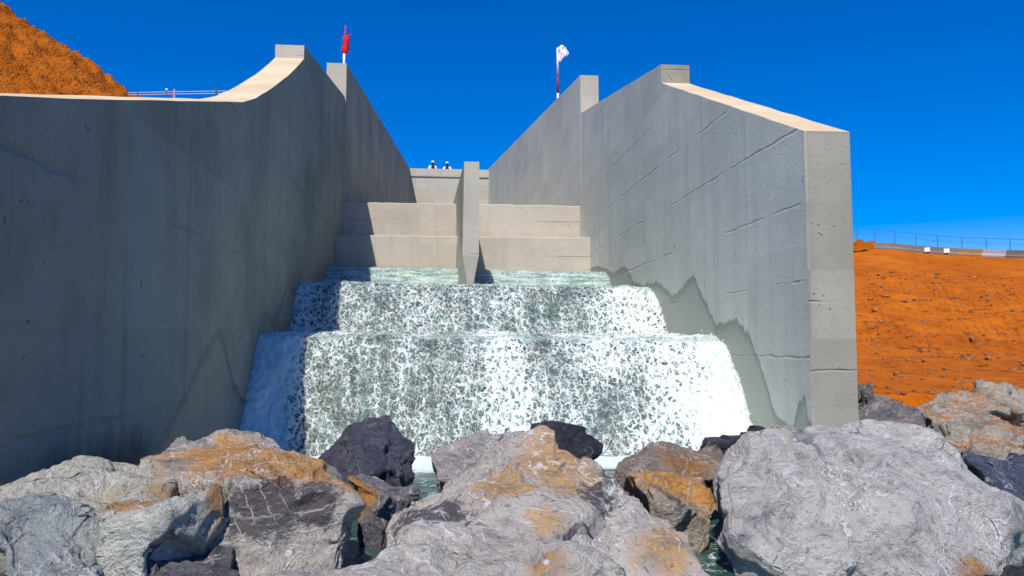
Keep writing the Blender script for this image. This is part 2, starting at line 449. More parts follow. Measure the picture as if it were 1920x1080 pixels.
# right wall
rn = on_x(1507, 245, XR); rpk = on_x(1240, 155, XR); rpt = on_x(1240, 120, XR); rfar = on_x(1089, 212, XR)
p_r = interp([yz(rn), (rpk.y, rpk.z)], 0.3, 0.006) + interp([(rpk.y, rpt.z), (rfar.y, rfar.z)], 0.4, 0.004)
rw = thing('spillway_wall', 'sunlit grey concrete spillway wall on the right with diagonal-looking pour lines and a square end face', 'wall', (XR + .2, rn.y, -0.8), group='concrete side walls of the spillway')
def local(o, root):
    o.parent = root; o.matrix_parent_inverse = Matrix.Translation(-Vector(root.location)); return o
TH = 0.385
lower = chute_wall('lower_section', lambda Y: XR, lambda Y: XR + TH, p_r, -0.8, [M_right, M_cope, M_end])
local(lower, rw)
r2a = on_x(1087, 140, XR - .02); r2b = on_x(915, 317, XR - .02)
up = chute_wall('upper_section', lambda Y: XR - .006, lambda Y: XR + .38, interp([(rfar.y + .005, r2a.z), (r2b.y + .6, r2b.z + .1)], 2.0), 1.2, [M_right, M_cope, M_pier])
local(up, rw)

# left wall
L0 = on_left(0, 179)
tops = [on_left(a, b) for a, b in ((130, 185), (250, 187.5), (360, 189.5), (455, 191.5), (480, 184), (510, 165), (540, 142), (560, 122), (570, 110))]
slope0 = (tops[0].z - L0.z) / (tops[0].y - L0.y)
lead = (2.93, L0.z - slope0 * (L0.y - 2.93))
lpk = on_left(570, 84); lfar = on_left(646, 181)
p_l = interp([lead, yz(L0)] + [yz(p) for p in tops], 0.25, 0.003) + interp([(tops[-1].y, lpk.z), yz(lfar)], 0.4, 0.003)
lw = thing('spillway_wall', 'shaded dark blue-grey concrete spillway wall on the left with a curved swooping top', 'wall', (-2.0, 2.4, -0.8), group='concrete side walls of the spillway')
def lift_l(Y): return 0.018 if Y < 7.0 else (0.018 * max(0, (8.2 - Y) / 1.2) if Y < 8.2 else 0.0)
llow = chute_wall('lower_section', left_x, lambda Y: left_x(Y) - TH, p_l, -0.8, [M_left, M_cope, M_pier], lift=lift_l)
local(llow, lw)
l2a = at(650, 119, lfar.y + .01); l2b = at(768, 315, 46.7)
XB = l2b.x
def left2(Y): return l2a.x + (XB - l2a.x) * (Y - l2a.y) / (46.7 - l2a.y)
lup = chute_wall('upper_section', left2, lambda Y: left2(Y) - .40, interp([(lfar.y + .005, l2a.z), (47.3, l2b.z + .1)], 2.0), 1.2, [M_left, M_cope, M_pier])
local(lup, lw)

# stepped drops at the head of the pool
def jagged_block(name, x0, x1, y0, y1, z0, z1, mat, label, nose=0.0):
    bm = bmesh.new(); n = 40
    rows = []
    for k in range(n + 1):
        x = x0 + (x1 - x0) * k / n
        j = random.uniform(-.008, .008)
        rows.append([bm.verts.new((x, y0 + random.uniform(-.004, .004), z0)), bm.verts.new((x, y0 - nose + random.uniform(-.004, .004), z1 + j - .02)),
                     bm.verts.new((x, y0 - nose + .03, z1 + j)), bm.verts.new((x, y1, z1)), bm.verts.new((x, y1, z0))])
    for A, B in zip(rows, rows[1:]):
        for k in range(5): bm.faces.new((A[k], A[(k + 1) % 5], B[(k + 1) % 5], B[k]))
    bm.faces.new(rows[0]); bm.faces.new(rows[-1][::-1])
    return rebase(tag(from_bm(name, bm, mat), label, 'concrete step'))
Y4, Y3 = 14.75, 15.8
s4 = at(760, 441, Y4).z; s3 = at(760, 380, Y3).z
jagged_block('concrete_step', left_x(Y4) - .1, XR + .05, Y4, Y3 + .2, 1.0, s4, M_step, 'lower pale concrete step standing behind the uppermost water lip')
jagged_block('concrete_step', left_x(Y3) - .1, XR + .04, Y3, Y3 + .9, 1.0, s3, M_step, 'upper pinkish concrete step, set back on top of the lower step')
# chute floor behind the steps and head wall
bm = bmesh.new()
for a, b in zip([(Y3 + .9, s3 - .05), (30, 5.8)], [(30, 5.8), (46.8, 8.0)]):
    q = [bm.verts.new((-2.1, a[0], a[1])), bm.verts.new((XR + .1, a[0], a[1])), bm.verts.new((XR + .1, b[0], b[1])), bm.verts.new((-2.1, b[0], b[1]))]
    bm.faces.new(q)
tag(from_bm('chute_floor', bm, M_step), kind='structure')
ztop = at(840, 317.5, 46.7).z
hw = thing('head_wall', 'pale concrete head wall closing the far top of the chute below the two people', 'wall', (0.5, 46.8, 6.5))
bm = bmesh.new(); box(bm, -2.2, XR + .4, 46.7, 47.05, 6.5, at(840, 332, 46.7).z)
local(from_bm('panel', bm, M_pier), hw)
bm = bmesh.new(); box(bm, -2.2, XR + .4, 46.62, 47.05, at(840, 332, 46.7).z + .002, ztop)
local(from_bm('parapet', bm, M_pier), hw)

# divider pier
bm = bmesh.new()
YP = 10.5
pl = lambda x, y: at(x, y, YP)
xa, xb = at(867, 480, YP).x, at(898, 480, YP).x
zt = at(885, 303, YP).z
zb1, zb2 = at(885, 478, YP).z, at(885, 527, YP).z
prof = [(YP, zt, 1.0), (YP, zb1, 1.0), (YP + .06, zb2, 0.42), (YP + .25, 1.2, 0.4)]
back = [(18.8, 4.42), (18.8, 1.2)]
xm = (xa + xb) / 2; hwid = (xb - xa) / 2
Lv = [bm.verts.new((xm - hwid * w + (.02 if i == 0 else 0), y, z)) for i, (y, z, w) in enumerate(prof)] + [bm.verts.new((xa, YP + .5, 1.2)), bm.verts.new((xa, 18.8, 1.2)), bm.verts.new((xa, 18.8, 4.42))]
Rv = [bm.verts.new((xm + hwid * w, y, z)) for y, z, w in prof] + [bm.verts.new((xb, YP + .5, 1.2)), bm.verts.new((xb, 18.8, 1.2)), bm.verts.new((xb, 18.8, 4.42))]
bm.faces.new(Lv); bm.faces.new(Rv[::-1])
for k in range(7): bm.faces.new((Lv[k], Lv[(k + 1) % 7], Rv[(k + 1) % 7], Rv[k]))
bmesh.ops.triangulate(bm, faces=[f for f in bm.faces if len(f.verts) > 4])
rebase(tag(from_bm('divider_pier', bm, M_pier), 'narrow upright concrete pier dividing the chute, its foot tapering into the water', 'pier'))

# ------------------------------------------------------------------ water
def water_mat(name, dens=0.0, tint=(0.042, 0.066, 0.058), scale=1.0):
    """aerated water: white foam net over dark green water; attribute 'foam' raises the cover"""
    t = NT(name)
    uv = t.n('ShaderNodeUVMap').outputs[0]
    fo = t.attr('foam')
    w = t.vmath('SUBTRACT', t.noise(uv, 7 * scale, 4, 0.6, out=1), (0.5, 0.5, 0.5))
    U = t.vmath('ADD', uv, t.vmath('SCALE', w, None, 0.12 / scale))
    U = t.mapv(U, (1.0, 0.58, 1.0))
    w2 = t.vmath('SUBTRACT', t.noise(uv, 17 * scale, 3, 0.6, out=1), (0.5, 0.5, 0.5))
    U = t.vmath('ADD', U, t.vmath('SCALE', w2, None, 0.10 / scale))
    n = t.noise(uv, 4 * scale, 5, 0.65)
    n5 = t.noise(U, 26 * scale, 4, 0.7)
    fall = t.noise(t.mapv(uv, (7.0, 0.8, 1.0)), 1.0 * scale, 4, 0.6)              # strands drawn out along the fall
    # lace: white threads between dark holes, two sizes of mesh, threads thicken where the water is more aerated
    th = t.math('ADD', fo, t.math('MULTIPLY', t.math('SUBTRACT', n, 0.5), 0.7))
    th = t.math('ADD', th, t.math('MULTIPLY', t.math('SUBTRACT', fall, 0.5), 1.1))
    def net(vec, sc, w0, w1):
        e = t.voro(vec, sc * scale, dim='2D')
        ww = t.math('MULTIPLY', t.math('ADD', w0, t.math('MULTIPLY', th, w1)), t.math('ADD', 0.35, t.math('MULTIPLY', n5, 1.3)))
        return t.smooth(t.math('SUBTRACT', e, ww), 0.06, -0.045)
    a1 = net(U, 13, 0.022, 0.21)
    a2 = t.math('MULTIPLY', net(t.vmath('ADD', U, (3.3, 1.7, 0)), 25, 0.012, 0.24), t.smooth(t.noise(uv, 9 * scale, 3), 0.36, 0.56))
    def strings(vec, sc, wid, det=2):
        q_ = t.noise(vec, sc * scale, det, 0.5, 0.8)
        return t.smooth(t.math('SUBTRACT', t.math('ABSOLUTE', t.math('SUBTRACT', q_, 0.5)), t.math('MULTIPLY', th, wid)), wid * 0.35, 0.0)
    a3 = strings(t.mapv(uv, (1.0, 0.7, 1.0), (0.3, 0.9, 0.2)), 17, 0.06)
    foam = t.math('MAXIMUM', t.math('MAXIMUM', a1, t.math('MULTIPLY', a2, 0.9)), t.math('MULTIPLY', a3, 0.85), clamp=True)
    foam = t.math('MAXIMUM', foam, t.math('MULTIPLY', t.smooth(t.math('ADD', fo, t.math('MULTIPLY', t.math('SUBTRACT', n5, 0.5), 0.5)), 0.80, 1.15), 0.97))
    deep = t.mix(t.smooth(n, 0.38, 0.62), tuple(c * 1.5 for c in tint), tuple(min(1, c * 2.6) for c in tint))
    deep = t.mix(t.math('MULTIPLY', t.smooth(t.noise(uv, 2.3, 3), 0.52, 0.66), 0.7), deep, (0.10, 0.085, 0.055))
    white = t.mix(t.smooth(n5, 0.35, 0.6), (0.66, 0.77, 0.75), (0.78, 0.825, 0.815))
    lip = t.attr('lip')                                                          # smooth glassy water sliding over the crest
    glass = t.mix(t.smooth(t.noise(t.mapv(uv, (1.2, 6, 1)), 2.0, 4, 0.6), 0.42, 0.6), (0.16, 0.30, 0.25), (0.55, 0.68, 0.63))
    col = t.mix(foam, deep, white)
    col = t.mix(t.math('MULTIPLY', lip, t.math('SUBTRACT', 1.0, t.math('MULTIPLY', foam, 0.45))), col, glass)
    t.put(t.b.inputs['Subsurface Weight'], t.math('MULTIPLY', foam, 0.6))
    t.b.inputs['Subsurface Radius'].default_value = (0.30, 0.34, 0.36); t.b.inputs['Subsurface Scale'].default_value = 1.0
    rough = t.math('ADD', 0.16, t.math('MULTIPLY', foam, 0.5))
    h = t.math('ADD', foam, t.math('MULTIPLY', n5, 0.6))
    return t.done(col, rough, t.bump(h, 0.75, 0.03), 0.5)
M_fall = water_mat('falling_water')
M_fall2 = water_mat('falling_water_upper', scale=0.95, tint=(0.03, 0.06, 0.055))
def pool_mat():
    t = NT('pool_water'); P = t.pos()
    fo = t.attr('foam')
    n = t.noise(P, 6, 5, 0.6, 0.6); e = t.voro(t.vmath('ADD', P, t.vmath('SCALE', t.noise(P, 5, 3, out=1), None, 0.3)), 9)
    foam = t.math('MULTIPLY', t.smooth(e, 0.09, 0.0), t.smooth(n, 0.45, 0.65))
    foam = t.math('MAXIMUM', foam, t.smooth(t.math('ADD', fo, t.math('MULTIPLY', t.math('SUBTRACT', n, 0.5), 1.0)), 0.4, 0.7))
    col = t.mix(foam, (0.025, 0.085, 0.075), (0.72, 0.82, 0.80))
    return t.done(col, t.math('ADD', 0.08, t.math('MULTIPLY', foam, 0.5)), t.bump(t.math('ADD', n, foam), 0.6, 0.05), 0.5)
M_pool = pool_mat()

def gauss(x, m, s): return np.exp(-((x - m) / s) ** 2)
def water_sheet(name, prof, mat, xl, xr, nx, foam_fn, amp, skew=lambda u: (0, 0), step=0.02, bottom=None, lip_fn=None):
    """prof: list of (Y, z) from back to front; a grid surface closed down to `bottom` at the back"""
    P = np.array(prof, float)
    # smooth dense profile
    seg = np.linalg.norm(np.diff(P, axis=0), axis=1); s = np.concatenate([[0], np.cumsum(seg)])
    ns = int(s[-1] / step) + 1; ss = np.linspace(0, s[-1], ns)
    Yp = np.interp(ss, s, P[:, 0]); Zp = np.interp(ss, s, P[:, 1])
    k = np.hanning(9); k /= k.sum()
    for _ in range(2):
        Yp = np.convolve(np.pad(Yp, 4, mode='edge'), k, 'valid'); Zp = np.convolve(np.pad(Zp, 4, mode='edge'), k, 'valid')
    tY = np.gradient(Yp); tZ = np.gradient(Zp); L = np.hypot(tY, tZ) + 1e-9
    nY, nZ = -tZ / L * -1, tY / L * -1      # outward: towards camera / up
    u = np.linspace(0, 1, nx)
    UU, SS = np.meshgrid(u, np.arange(ns))
    sk = np.array([skew(a) for a in u])
    Y0 = Yp[SS] + sk[:, 0][None, :]; Z0 = Zp[SS] + sk[:, 1][None, :]
    XL = np.array([xl(y) for y in Yp]); XRr = np.array([xr(y) for y in Yp])
    X0 = XL[SS] + (XRr - XL)[SS] * UU
    sd = ss[SS]
    q = np.stack([X0.ravel() * 1.0, sd.ravel() * .8, np.full(X0.size, len(name) % 7 * 1.0)], 1)
    d = fbm(q * (3.0, 2.2, 1), 3) * 0.5 + (ridged(q * (11, 9, 1), 3) - 1.2) * 0.30
    d = d.reshape(X0.shape) * amp
    fade = np.clip(sd / 0.15, 0, 1)
    d = d * fade
    nYs = -nY[SS]; nZs = -nZ[SS]
    sign = np.where(nZs + -nYs * 1.0 < 0, -1, 1)
    Yv = Y0 + nYs * sign * d; Zv = Z0 + nZs * sign * d
    V = np.stack([X0.ravel(), Yv.ravel(), Zv.ravel()], 1)
    faces = []
    for i in range(ns - 1):
        o = i * nx
        for j in range(nx - 1): faces.append((o + j, o + nx + j, o + nx + j + 1, o + j + 1))
    V = list(map(tuple, V))
    if bottom is not None:                        # skirt closing the body of water underneath
        b = len(V)
        top_b, bot_b = [], []
        for i in range(ns):
            V.append((float(X0[i, 0]), float(Yv[i, 0]), bottom)); V.append((float(X0[i, -1]), float(Yv[i, -1]), bottom))
        for i in range(ns - 1):
            faces.append((i * nx, b + 2 * i, b + 2 * i + 2, (i + 1) * nx))
            faces.append((i * nx + nx - 1, (i + 1) * nx + nx - 1, b + 2 * i + 3, b + 2 * i + 1))
    me = bpy.data.meshes.new(name); me.from_pydata(V, [], faces); me.update(); me.shade_smooth()
    uvl = me.uv_layers.new(name='UVMap')
    lv = np.empty(len(me.loops), dtype=np.int32); me.loops.foreach_get('vertex_index', lv)
    uvx = np.zeros((len(V), 2)); uvx[:X0.size, 0] = X0.ravel(); uvx[:X0.size, 1] = sd.ravel()
    uvl.data.foreach_set('uv', uvx[lv].ravel())
    fa = me.attributes.new('foam', 'FLOAT', 'POINT')
    fv = np.zeros(len(V)); fv[:X0.size] = foam_fn(X0.ravel(), sd.ravel(), s[-1])
    fa.data.foreach_set('value', fv)
    lv_ = np.zeros(len(V)); lv_[:X0.size] = lip_fn(X0.ravel(), sd.ravel()) if lip_fn else 0
    me.attributes.new('lip', 'FLOAT', 'POINT').data.foreach_set('value', lv_)
    o = link(name, me, mat)
    tag(o, kind='structure')
    return o, V[:X0.size]

def parab(y0, z0, y1, z1, n=14, p=0.55):
    """nappe from crest (y0,z0) to foot (y1,z1): leaves level, drops ever steeper"""
    return [(y0 + (y1 - y0) * (k / n) ** p, z0 + (z1 - z0) * (k / n) ** 1.0) for k in range(n + 1)]

def foam_low(X, s, S):
    q = np.stack([X, s, X * 0 + 2], 1)
    n = fbm(q * (2.2, 0.9, 1), 3)
    f = 0.16 + 0.10 * n
    f = f + 1.05 * (1 - 1 / (1 + np.exp(-(X + 1.38 + 0.06 * n) / 0.035))) * np.clip((s - 1.2) / .25, 0.2, 1)
    f = f + 0.55 * gauss(X, 0.62 + 0.05 * n, 0.20)
    f = f + 0.42 * (1 / (1 + np.exp(-(X - 1.65 + 0.35 * n) / 0.16))) + 0.52 / (1 + np.exp(-(X - 2.36 + .3 * n) / 0.09)) * np.clip((s - 1.6) / .5, .3, 1)
    f = f + 0.45 * gauss(s, 1.45, 0.22) * (0.7 + n) + 0.2 * np.clip(1.2 - s, 0, 1)
    f = f - 0.32 * gauss(X, 1.95, 0.22) * gauss(s, 2.05, 0.35) * (0.6 + n)
    f = f + 0.45 * gauss(s, S, 0.18)
    return f
def foam_mid(X, s, S):
    q = np.stack([X, s, X * 0 + 5], 1); n = fbm(q * (2.0, 1.0, 1), 3)
    f = 0.19 + 0.12 * n + 0.55 / (1 + np.exp(-(X - 2.35 + .2 * n) / 0.09)) * np.clip((s - 2.0) / .6, 0, 1)
    f = f + 0.25 * gauss(s, 2.25, 0.15)
    f = f + 0.5 * (1 / (1 + np.exp((X + 1.62 + .1 * n) / 0.05))) * np.clip((s - 2.4) / .2, 0, 1)
    return f + 0.35 * gauss(s, S, 0.15)
def foam_top(X, s, S):
    q = np.stack([X, s, X * 0 + 8], 1); n = fbm(q * (2.5, 1.5, 1), 3)
    return 0.28 + 0.18 * n
IN = 0.0
def lip_at(s0, back, front):
    def fn_(X, s_):
        w_ = 0.03 * fbm(np.stack([X * 3, s_ * 2, X * 0 + 4], 1), 2)
        return np.clip((s_ - (s0 - back) + w_) / .06, 0, 1) * np.clip(((s0 + front) - s_ + w_) / .05, 0, 1)
    return fn_
o1, V1 = water_sheet('lower_waterfall', [(9.7, 1.13), (8.6, 1.09), (8.0, 1.06)] + parab(7.70, 1.04, 6.66, -0.30, p=0.78), M_fall,
            lambda y: left_x(y) - .02, lambda y: XR + .02, 300, foam_low, 0.075, skew=lambda u: (0.35 * (1 - u), 0.045 * (1 - u)), bottom=-0.2, lip_fn=lip_at(1.95, .35, .05))
o2, V2 = water_sheet('middle_waterfall', [(13.2, 1.86), (12.0, 1.83), (10.9, 1.80)] + parab(10.40, 1.78, 9.50, 0.95, p=0.74), M_fall2,
            lambda y: left_x(y) - .02, lambda y: XR + .02, 260, foam_mid, 0.06, skew=lambda u: (0.15 * (1 - u), 0.06 * (1 - u)), bottom=0.6, lip_fn=lip_at(2.75, .30, .09))
o3, V3 = water_sheet('upper_waterfall', [(14.72, 2.37), (14.2, 2.34), (13.7, 2.29)] + parab(13.4, 2.26, 12.7, 1.7, p=0.6), M_fall2,
            lambda y: left_x(y) - .02, lambda y: XR + .02, 200, foam_top, 0.05, skew=lambda u: (0.0, 0.06 * (1 - u)), bottom=1.2, lip_fn=lip_at(1.32, 1.2, .75))

# spray: droplets thrown up along the crests and edges
def droplets(name, spots, mat):
    bm = bmesh.new()
    base = bmesh.ops.create_icosphere(bm, subdivisions=1, radius=1.0)
    me0 = bpy.data.meshes.new('d'); bm.to_mesh(me0); bm.free()
    bv = np.array([v.co for v in me0.vertices]); bf = [tuple(p.vertices) for p in me0.polygons]
    bpy.data.meshes.remove(me0)
    V = []; Fc = []
    for (p, r) in spots:
        o = len(V); s = np.array([random.uniform(.7, 1.2), random.uniform(.7, 1.2), random.uniform(.8, 1.8)]) * r
        V += list(map(tuple, bv * s + np.array(p))); Fc += [tuple(k + o for k in f) for f in bf]
    return from_arrays(name, V, Fc, mat, smooth=True)
M_drop = plain('spray_drops', (0.78, 0.82, 0.82), 0.3)
spots = []
V1a = np.array(V1)
for k in range(9000):
    X, Y, Z = V1a[random.randrange(len(V1a))]
    edge = (X > 1.6) * .5 + (X > 2.3) * .8 + (X > 2.75) * 2.0 + (X < -1.7) * 1.2 + (abs(X - .62) < .25) * .3 + (Z < .25) * .7 + .06
    if random.random() > edge / 3 or Y > 8.3: continue
    h = abs(random.gauss(0, .035))
    spots.append(((X, Y - h, Z + h * random.random() * 1.2), random.uniform(.0025, .008)))
tag(droplets('spray', spots, M_drop), 'white droplets flying off the lower waterfall', 'spray', kind='stuff')

# pool in front of the falls and stream towards the camera
nx, ny = 150, 150
xs = np.linspace(-1.85, 9.0, nx); ys = np.linspace(-4, 7.6, ny)
XX, YY = np.meshgrid(xs, ys)
q = np.stack([XX.ravel(), YY.ravel(), XX.ravel() * 0], 1)
ZZ = 0.02 * fbm(q * (2.2, 2.2, 1), 3)
fv = np.clip((YY.ravel() - 5.6) / 1.0, 0, 1) * (XX.ravel() < 3.2)
faces = [(i * nx + j, i * nx + j + 1, (i + 1) * nx + j + 1, (i + 1) * nx + j) for i in range(ny - 1) for j in range(nx - 1)]
pool = from_arrays('water', np.stack([XX.ravel(), YY.ravel(), ZZ], 1), faces, M_pool, smooth=True)
a = pool.data.attributes.new('foam', 'FLOAT', 'POINT'); a.data.foreach_set('value', fv)
tag(pool, kind='structure')

# ------------------------------------------------------------------ terrain
bm = bmesh.new()
q = [bm.verts.new(v) for v in ((-600, -200, -1.2), (600, -200, -1.2), (600, 900, -1.2), (-600, 900, -1.2))]
bm.faces.new(q); tag(from_bm('ground', bm, M_bed), kind='structure')

# crest of the right embankment, in plan
fence_px = [(1601, 466), (1635, 466), (1672.5, 467), (1711.7, 471.5), (1752.6, 475), (1798, 478), (1843.7, 480.2), (1888.4, 482), (1935, 483.5), (1982, 485)]
fence_Y = [84, 82, 80, 77.5, 75, 72.3, 69.5, 67, 64.3, 61.8]
crest = [at(x, y, Y) for (x, y), Y in zip(fence_px, fence_Y)]
def bank_z(X, Y):
    return 0.50 + 0.1385 * (Y - 7.5)
def grid_terrain(name, us, vs_, fn, mat):
    U, W = np.meshgrid(us, vs_); V = fn(U.ravel(), W.ravel())
    n, m = len(us), len(vs_)
    faces = [(i * n + j, i * n + j + 1, (i + 1) * n + j + 1, (i + 1) * n + j) for i in range(m - 1) for j in range(n - 1)]
    return tag(from_arrays(name, V, faces, mat, smooth=True), kind='structure')
# ruled slope from the toe (in front) to the crest line
cx = np.array([c.x for c in crest]); cy = np.array([c.y for c in crest]); cz = np.array([c.z for c in crest])
cx = np.concatenate([[3.4, 12], cx, [cx[-1] + 3.2, cx[-1] + 8]]); cy = np.concatenate([[88, 87], cy, [cy[-1] - 5, cy[-1] - 14]]); cz = np.concatenate([[11.2, 11.0], cz, [cz[-1] - .4, cz[-1] - 1.4]])
def right_bank(u, v):
    # u in 0..1 along, v in 0..1 up the slope; v<0 is the toe dipping under the rocks
    k = np.linspace(0, 1, len(cx)); X1 = np.interp(u, k, cx); Y1 = np.interp(u, k, cy); Z1 = np.interp(u, k, cz)
    X0 = 3.35 + u * 9.0; Y0 = 7.8 - u * 2.2; Z0 = 0.50 - 0.1 * u
    w = v ** 1.9
    X = X0 + (X1 - X0) * w; Y = Y0 + (Y1 - Y0) * w; Z = Z0 + (Z1 - Z0) * w ** 2.0
    q = np.stack([X, Y, Z], 1)
    sc = np.clip((Y - 6) / 25, 0.12, 1)
    gul = ridged(np.stack([u * 46 + v * 9, v * 5, u * 0], 1), 3) - 1.15
    Z = Z + gul * 0.10 * np.clip((1 - v) * 5, 0, 1) * sc
    Z = Z + (0.30 * fbm(q * .22, 3) + 0.06 * fbm(q * 1.3, 3)) * np.clip((1 - v) * 4, 0.08, 1) * sc * 1.3 + 0.03 * fbm(q * 4.5, 3) * sc
    return np.stack([X, Y, Z], 1)
grid_terrain('earth_slope', np.linspace(0, 1, 260), np.linspace(0, 1, 220), right_bank, M_earth)
def right_toe(u, v):
    b = right_bank(u, u * 0)
    return np.stack([b[:, 0] + v * .6, b[:, 1] - v * 3.2, b[:, 2] - v * 1.7 - .0], 1) + 0.05 * fbm(np.stack([u * 20, v * 8, u], 1), 3)[:, None] * np.array([0, 0, 1.0]) * (v > 0)[:, None]
grid_terrain('earth_toe', np.linspace(0, 1, 80), np.linspace(0, 1, 30), right_toe, M_earth)
# flat top of the dam behind the head wall and behind the crest line
bm = bmesh.new()
box(bm, -16, XR + 34, 47.05 + 40, 130, -1, 10.9)
box(bm, -6, 9, 47.06, 92, -1, ztop - 1.06)
tag(from_bm('dam_crest', bm, M_earth), kind='structure')

# left embankment behind the left wall and the spoil heap standing on it
def left_bank(u, v):
    X = -2.25 - u * 40; Y = 1.0 + v * 60
    Z = -0.6 + np.clip((Y - 2) * 0.398, 0, 11.2)
    low = np.minimum(Z, np.interp(Y, [2, 7, 10, 16, 47, 62], [-.5, 1.6, 2.6, 4.2, 9.8, 10.6]))
    k = np.clip((-X - 4.2) / 3.2, 0, 1); Z = low + (Z - low) * k * k * (3 - 2 * k)
    q = np.stack([X, Y, Z], 1)
    return np.stack([X, Y, Z + 0.12 * fbm(q * .6, 3) - 0.35], 1)
grid_terrain('embankment', np.linspace(0, 1, 90), np.linspace(0, 1, 120), left_bank, M_earth)
HC = (-23.8, 33.0); HZ = 18.9
def heap(u, v):
    a = u * 2 * np.pi; r = v * 19
    X = HC[0] + r * np.cos(a); Y = HC[1] + r * np.sin(a)
    Z = HZ - 0.66 * np.sqrt(r * r + 3.0)
    q = np.stack([X, Y, Z], 1)
    lump = ridged(q * 1.1, 3) - 1.1
    return np.stack([X, Y, Z + -.3 + 0.35 * fbm(q * .35, 3) + 0.26 * lump + 0.24 * fbm(q * 2.6, 4)], 1)
grid_terrain('spoil_heap', np.linspace(0, 1, 640), np.linspace(0, 1, 200), heap, M_heap)

# ------------------------------------------------------------------ boulders
def poly_hull(bm, pts):
    vs_ = [bm.verts.new(p) for p in pts]
    r = bmesh.ops.convex_hull(bm, input=vs_)
    junk = [v for v in vs_ if v.is_valid and not v.link_faces]
    bmesh.ops.delete(bm, geom=junk, context='VERTS')
def boulder(label, hulls, mat, depth=0.5, voxel=0.016, amp=1.0, seed=0, shrink=0.75, base=-0.35, chips=2, scrapes=110, group='boulders below the spillway', cat='boulder', name='boulder'):
    """hulls: one or more lists of (px, py, Y); each gets a back and a base, then all melt into one rock"""
    rnd = random.Random(seed)
    bm = bmesh.new()
    for pts in hulls:
        b2 = bmesh.new()
        P = [at(*p) for p in pts]
        c = sum(P, Vector()) / len(P)
        Q = list(P)
        for p in P:
            b = c + (p - c) * shrink; b.y = p.y * 0.4 + c.y * 0.6 + depth
            b.z = b.z - 0.12 * depth
            Q.append(b)
        for p in P + Q[len(P):]:
            if p.z < c.z: Q.append(Vector((c.x + (p.x - c.x) * .85, c.y + (p.y - c.y) * .8, min(base, p.z - .05))))
        poly_hull(b2, Q)
        # knock small flats off the corners
        for k in range(chips):
            v = rnd.choice(list(b2.verts)); n = (v.co - c); dist = n.length; n.normalize()
            n = (n + Vector((rnd.uniform(-.35, .35), rnd.uniform(-.35, .35), rnd.uniform(-.2, .35)))).normalized()
            bmesh.ops.bisect_plane(b2, geom=list(b2.verts) + list(b2.edges) + list(b2.faces), plane_co=v.co - n * rnd.uniform(.012, .035), plane_no=n, clear_outer=True)
            h = [v for v in b2.verts]
            co = [v.co.copy() for v in h]; b2.clear(); poly_hull(b2, co)
        me = bpy.data.meshes.new('t'); b2.to_mesh(me); b2.free(); bm.from_mesh(me); bpy.data.meshes.remove(me)
    bmesh.ops.triangulate(bm, faces=bm.faces)
    o = from_bm(name, bm, mat)
    m = o.modifiers.new('remesh', 'REMESH'); m.mode = 'VOXEL'; m.voxel_size = voxel
    s = o.modifiers.new('smooth', 'SMOOTH'); s.iterations = 1; s.factor = 0.3
    me = evaluated_mesh(o); old = o.data; o.modifiers.clear(); o.data = me; bpy.data.meshes.remove(old)
    n = len(me.vertices)
    co = np.empty(n * 3); me.vertices.foreach_get('co', co); co = co.reshape(-1, 3)
    no = np.empty(n * 3); me.vertex_normals.foreach_get('vector', no); no = no.reshape(-1, 3)
    q = co + seed * 3.71
    w = np.stack([fbm(q * 2.2 + 5, 2), fbm(q * 2.2 + 11, 2), fbm(q * 2.2 + 23, 2)], 1)
    q2 = q + 0.22 * w
    def chisel(dens, k, crack=0.0):
        lo = co.min(0) - .1; hi = co.max(0) + .1
        m_ = max(12, int(np.prod(hi - lo) ** (1 / 3) * dens) ** 2 // 4)
        g = np.random.default_rng(seed * 7 + int(dens * 10))
        sd = g.uniform(lo, hi, (min(m_, 420), 3)); gv = g.normal(size=sd.shape)
        qq = co + 0.05 * w
        best = np.full(n, 1e9); nxt = np.full(n, 1e9); idx = np.zeros(n, int)
        for i_, c_ in enumerate(sd):
            d2 = ((qq - c_) ** 2).sum(1); mk = d2 < best
            nxt = np.where(mk, best, np.minimum(nxt, d2)); best[mk] = d2[mk]; idx[mk] = i_
        gap = np.sqrt(nxt) - np.sqrt(best)
        gm = np.clip(fbm(q * 2.6 + 3, 2) * 2.5 + .35, 0, 1)
        v_ = qq - sd[idx]
        return np.clip((v_ * gv[idx]).sum(1) * k, -.05, .05) + g.uniform(-.5, .5, len(sd))[idx] * k * .05 - crack * gm * np.exp(-(gap / .016) ** 2)
    d = 0.008 * fbm(q * 3.2, 3) + chisel(8, .17, .030) + chisel(20, .15, .010)
    ter = fbm(q2 * (3.5, 3.5, 7.0), 2) * 3.0                     # broken layers: steps in the surface
    fl = np.floor(ter); fr = ter - fl
    d = d + 0.007 * (fl + np.clip((fr - .5) * 5 + .5, 0, 1)) / 1.0
    d = d - np.median(d)
    co = co + no * (d * amp)[:, None]
    g = np.random.default_rng(seed * 13 + 1)
    size = float(np.linalg.norm(co.max(0) - co.min(0)))
    for k_ in range(scrapes):                                    # knock flat scars with sharp rims into the surface
        i_ = g.integers(n); r_ = g.uniform(.06, .17) * size ** .5
        nn = no[i_] + g.normal(size=3) * .20; nn /= np.linalg.norm(nn)
        p_ = co[i_] - nn * g.uniform(.05, .17) * r_ * .6
        v_ = co - p_; sd_ = v_ @ nn
        fall_ = np.clip((r_ * 1.35 - np.linalg.norm(v_, axis=1)) / (.25 * r_), 0, 1)
        mv = np.where(sd_ < .16, np.clip(sd_, 0, .04) * fall_, 0)
        co = co - nn[None, :] * mv[:, None]
    co = co + no * (.018 * amp + .006)
    d = 0.009 * (ridged(q2 * (9, 9, 14), 3) - 1.1)
    d = d + 0.007 * fbm(q * 26, 4, .6)
    d = d - np.median(d)
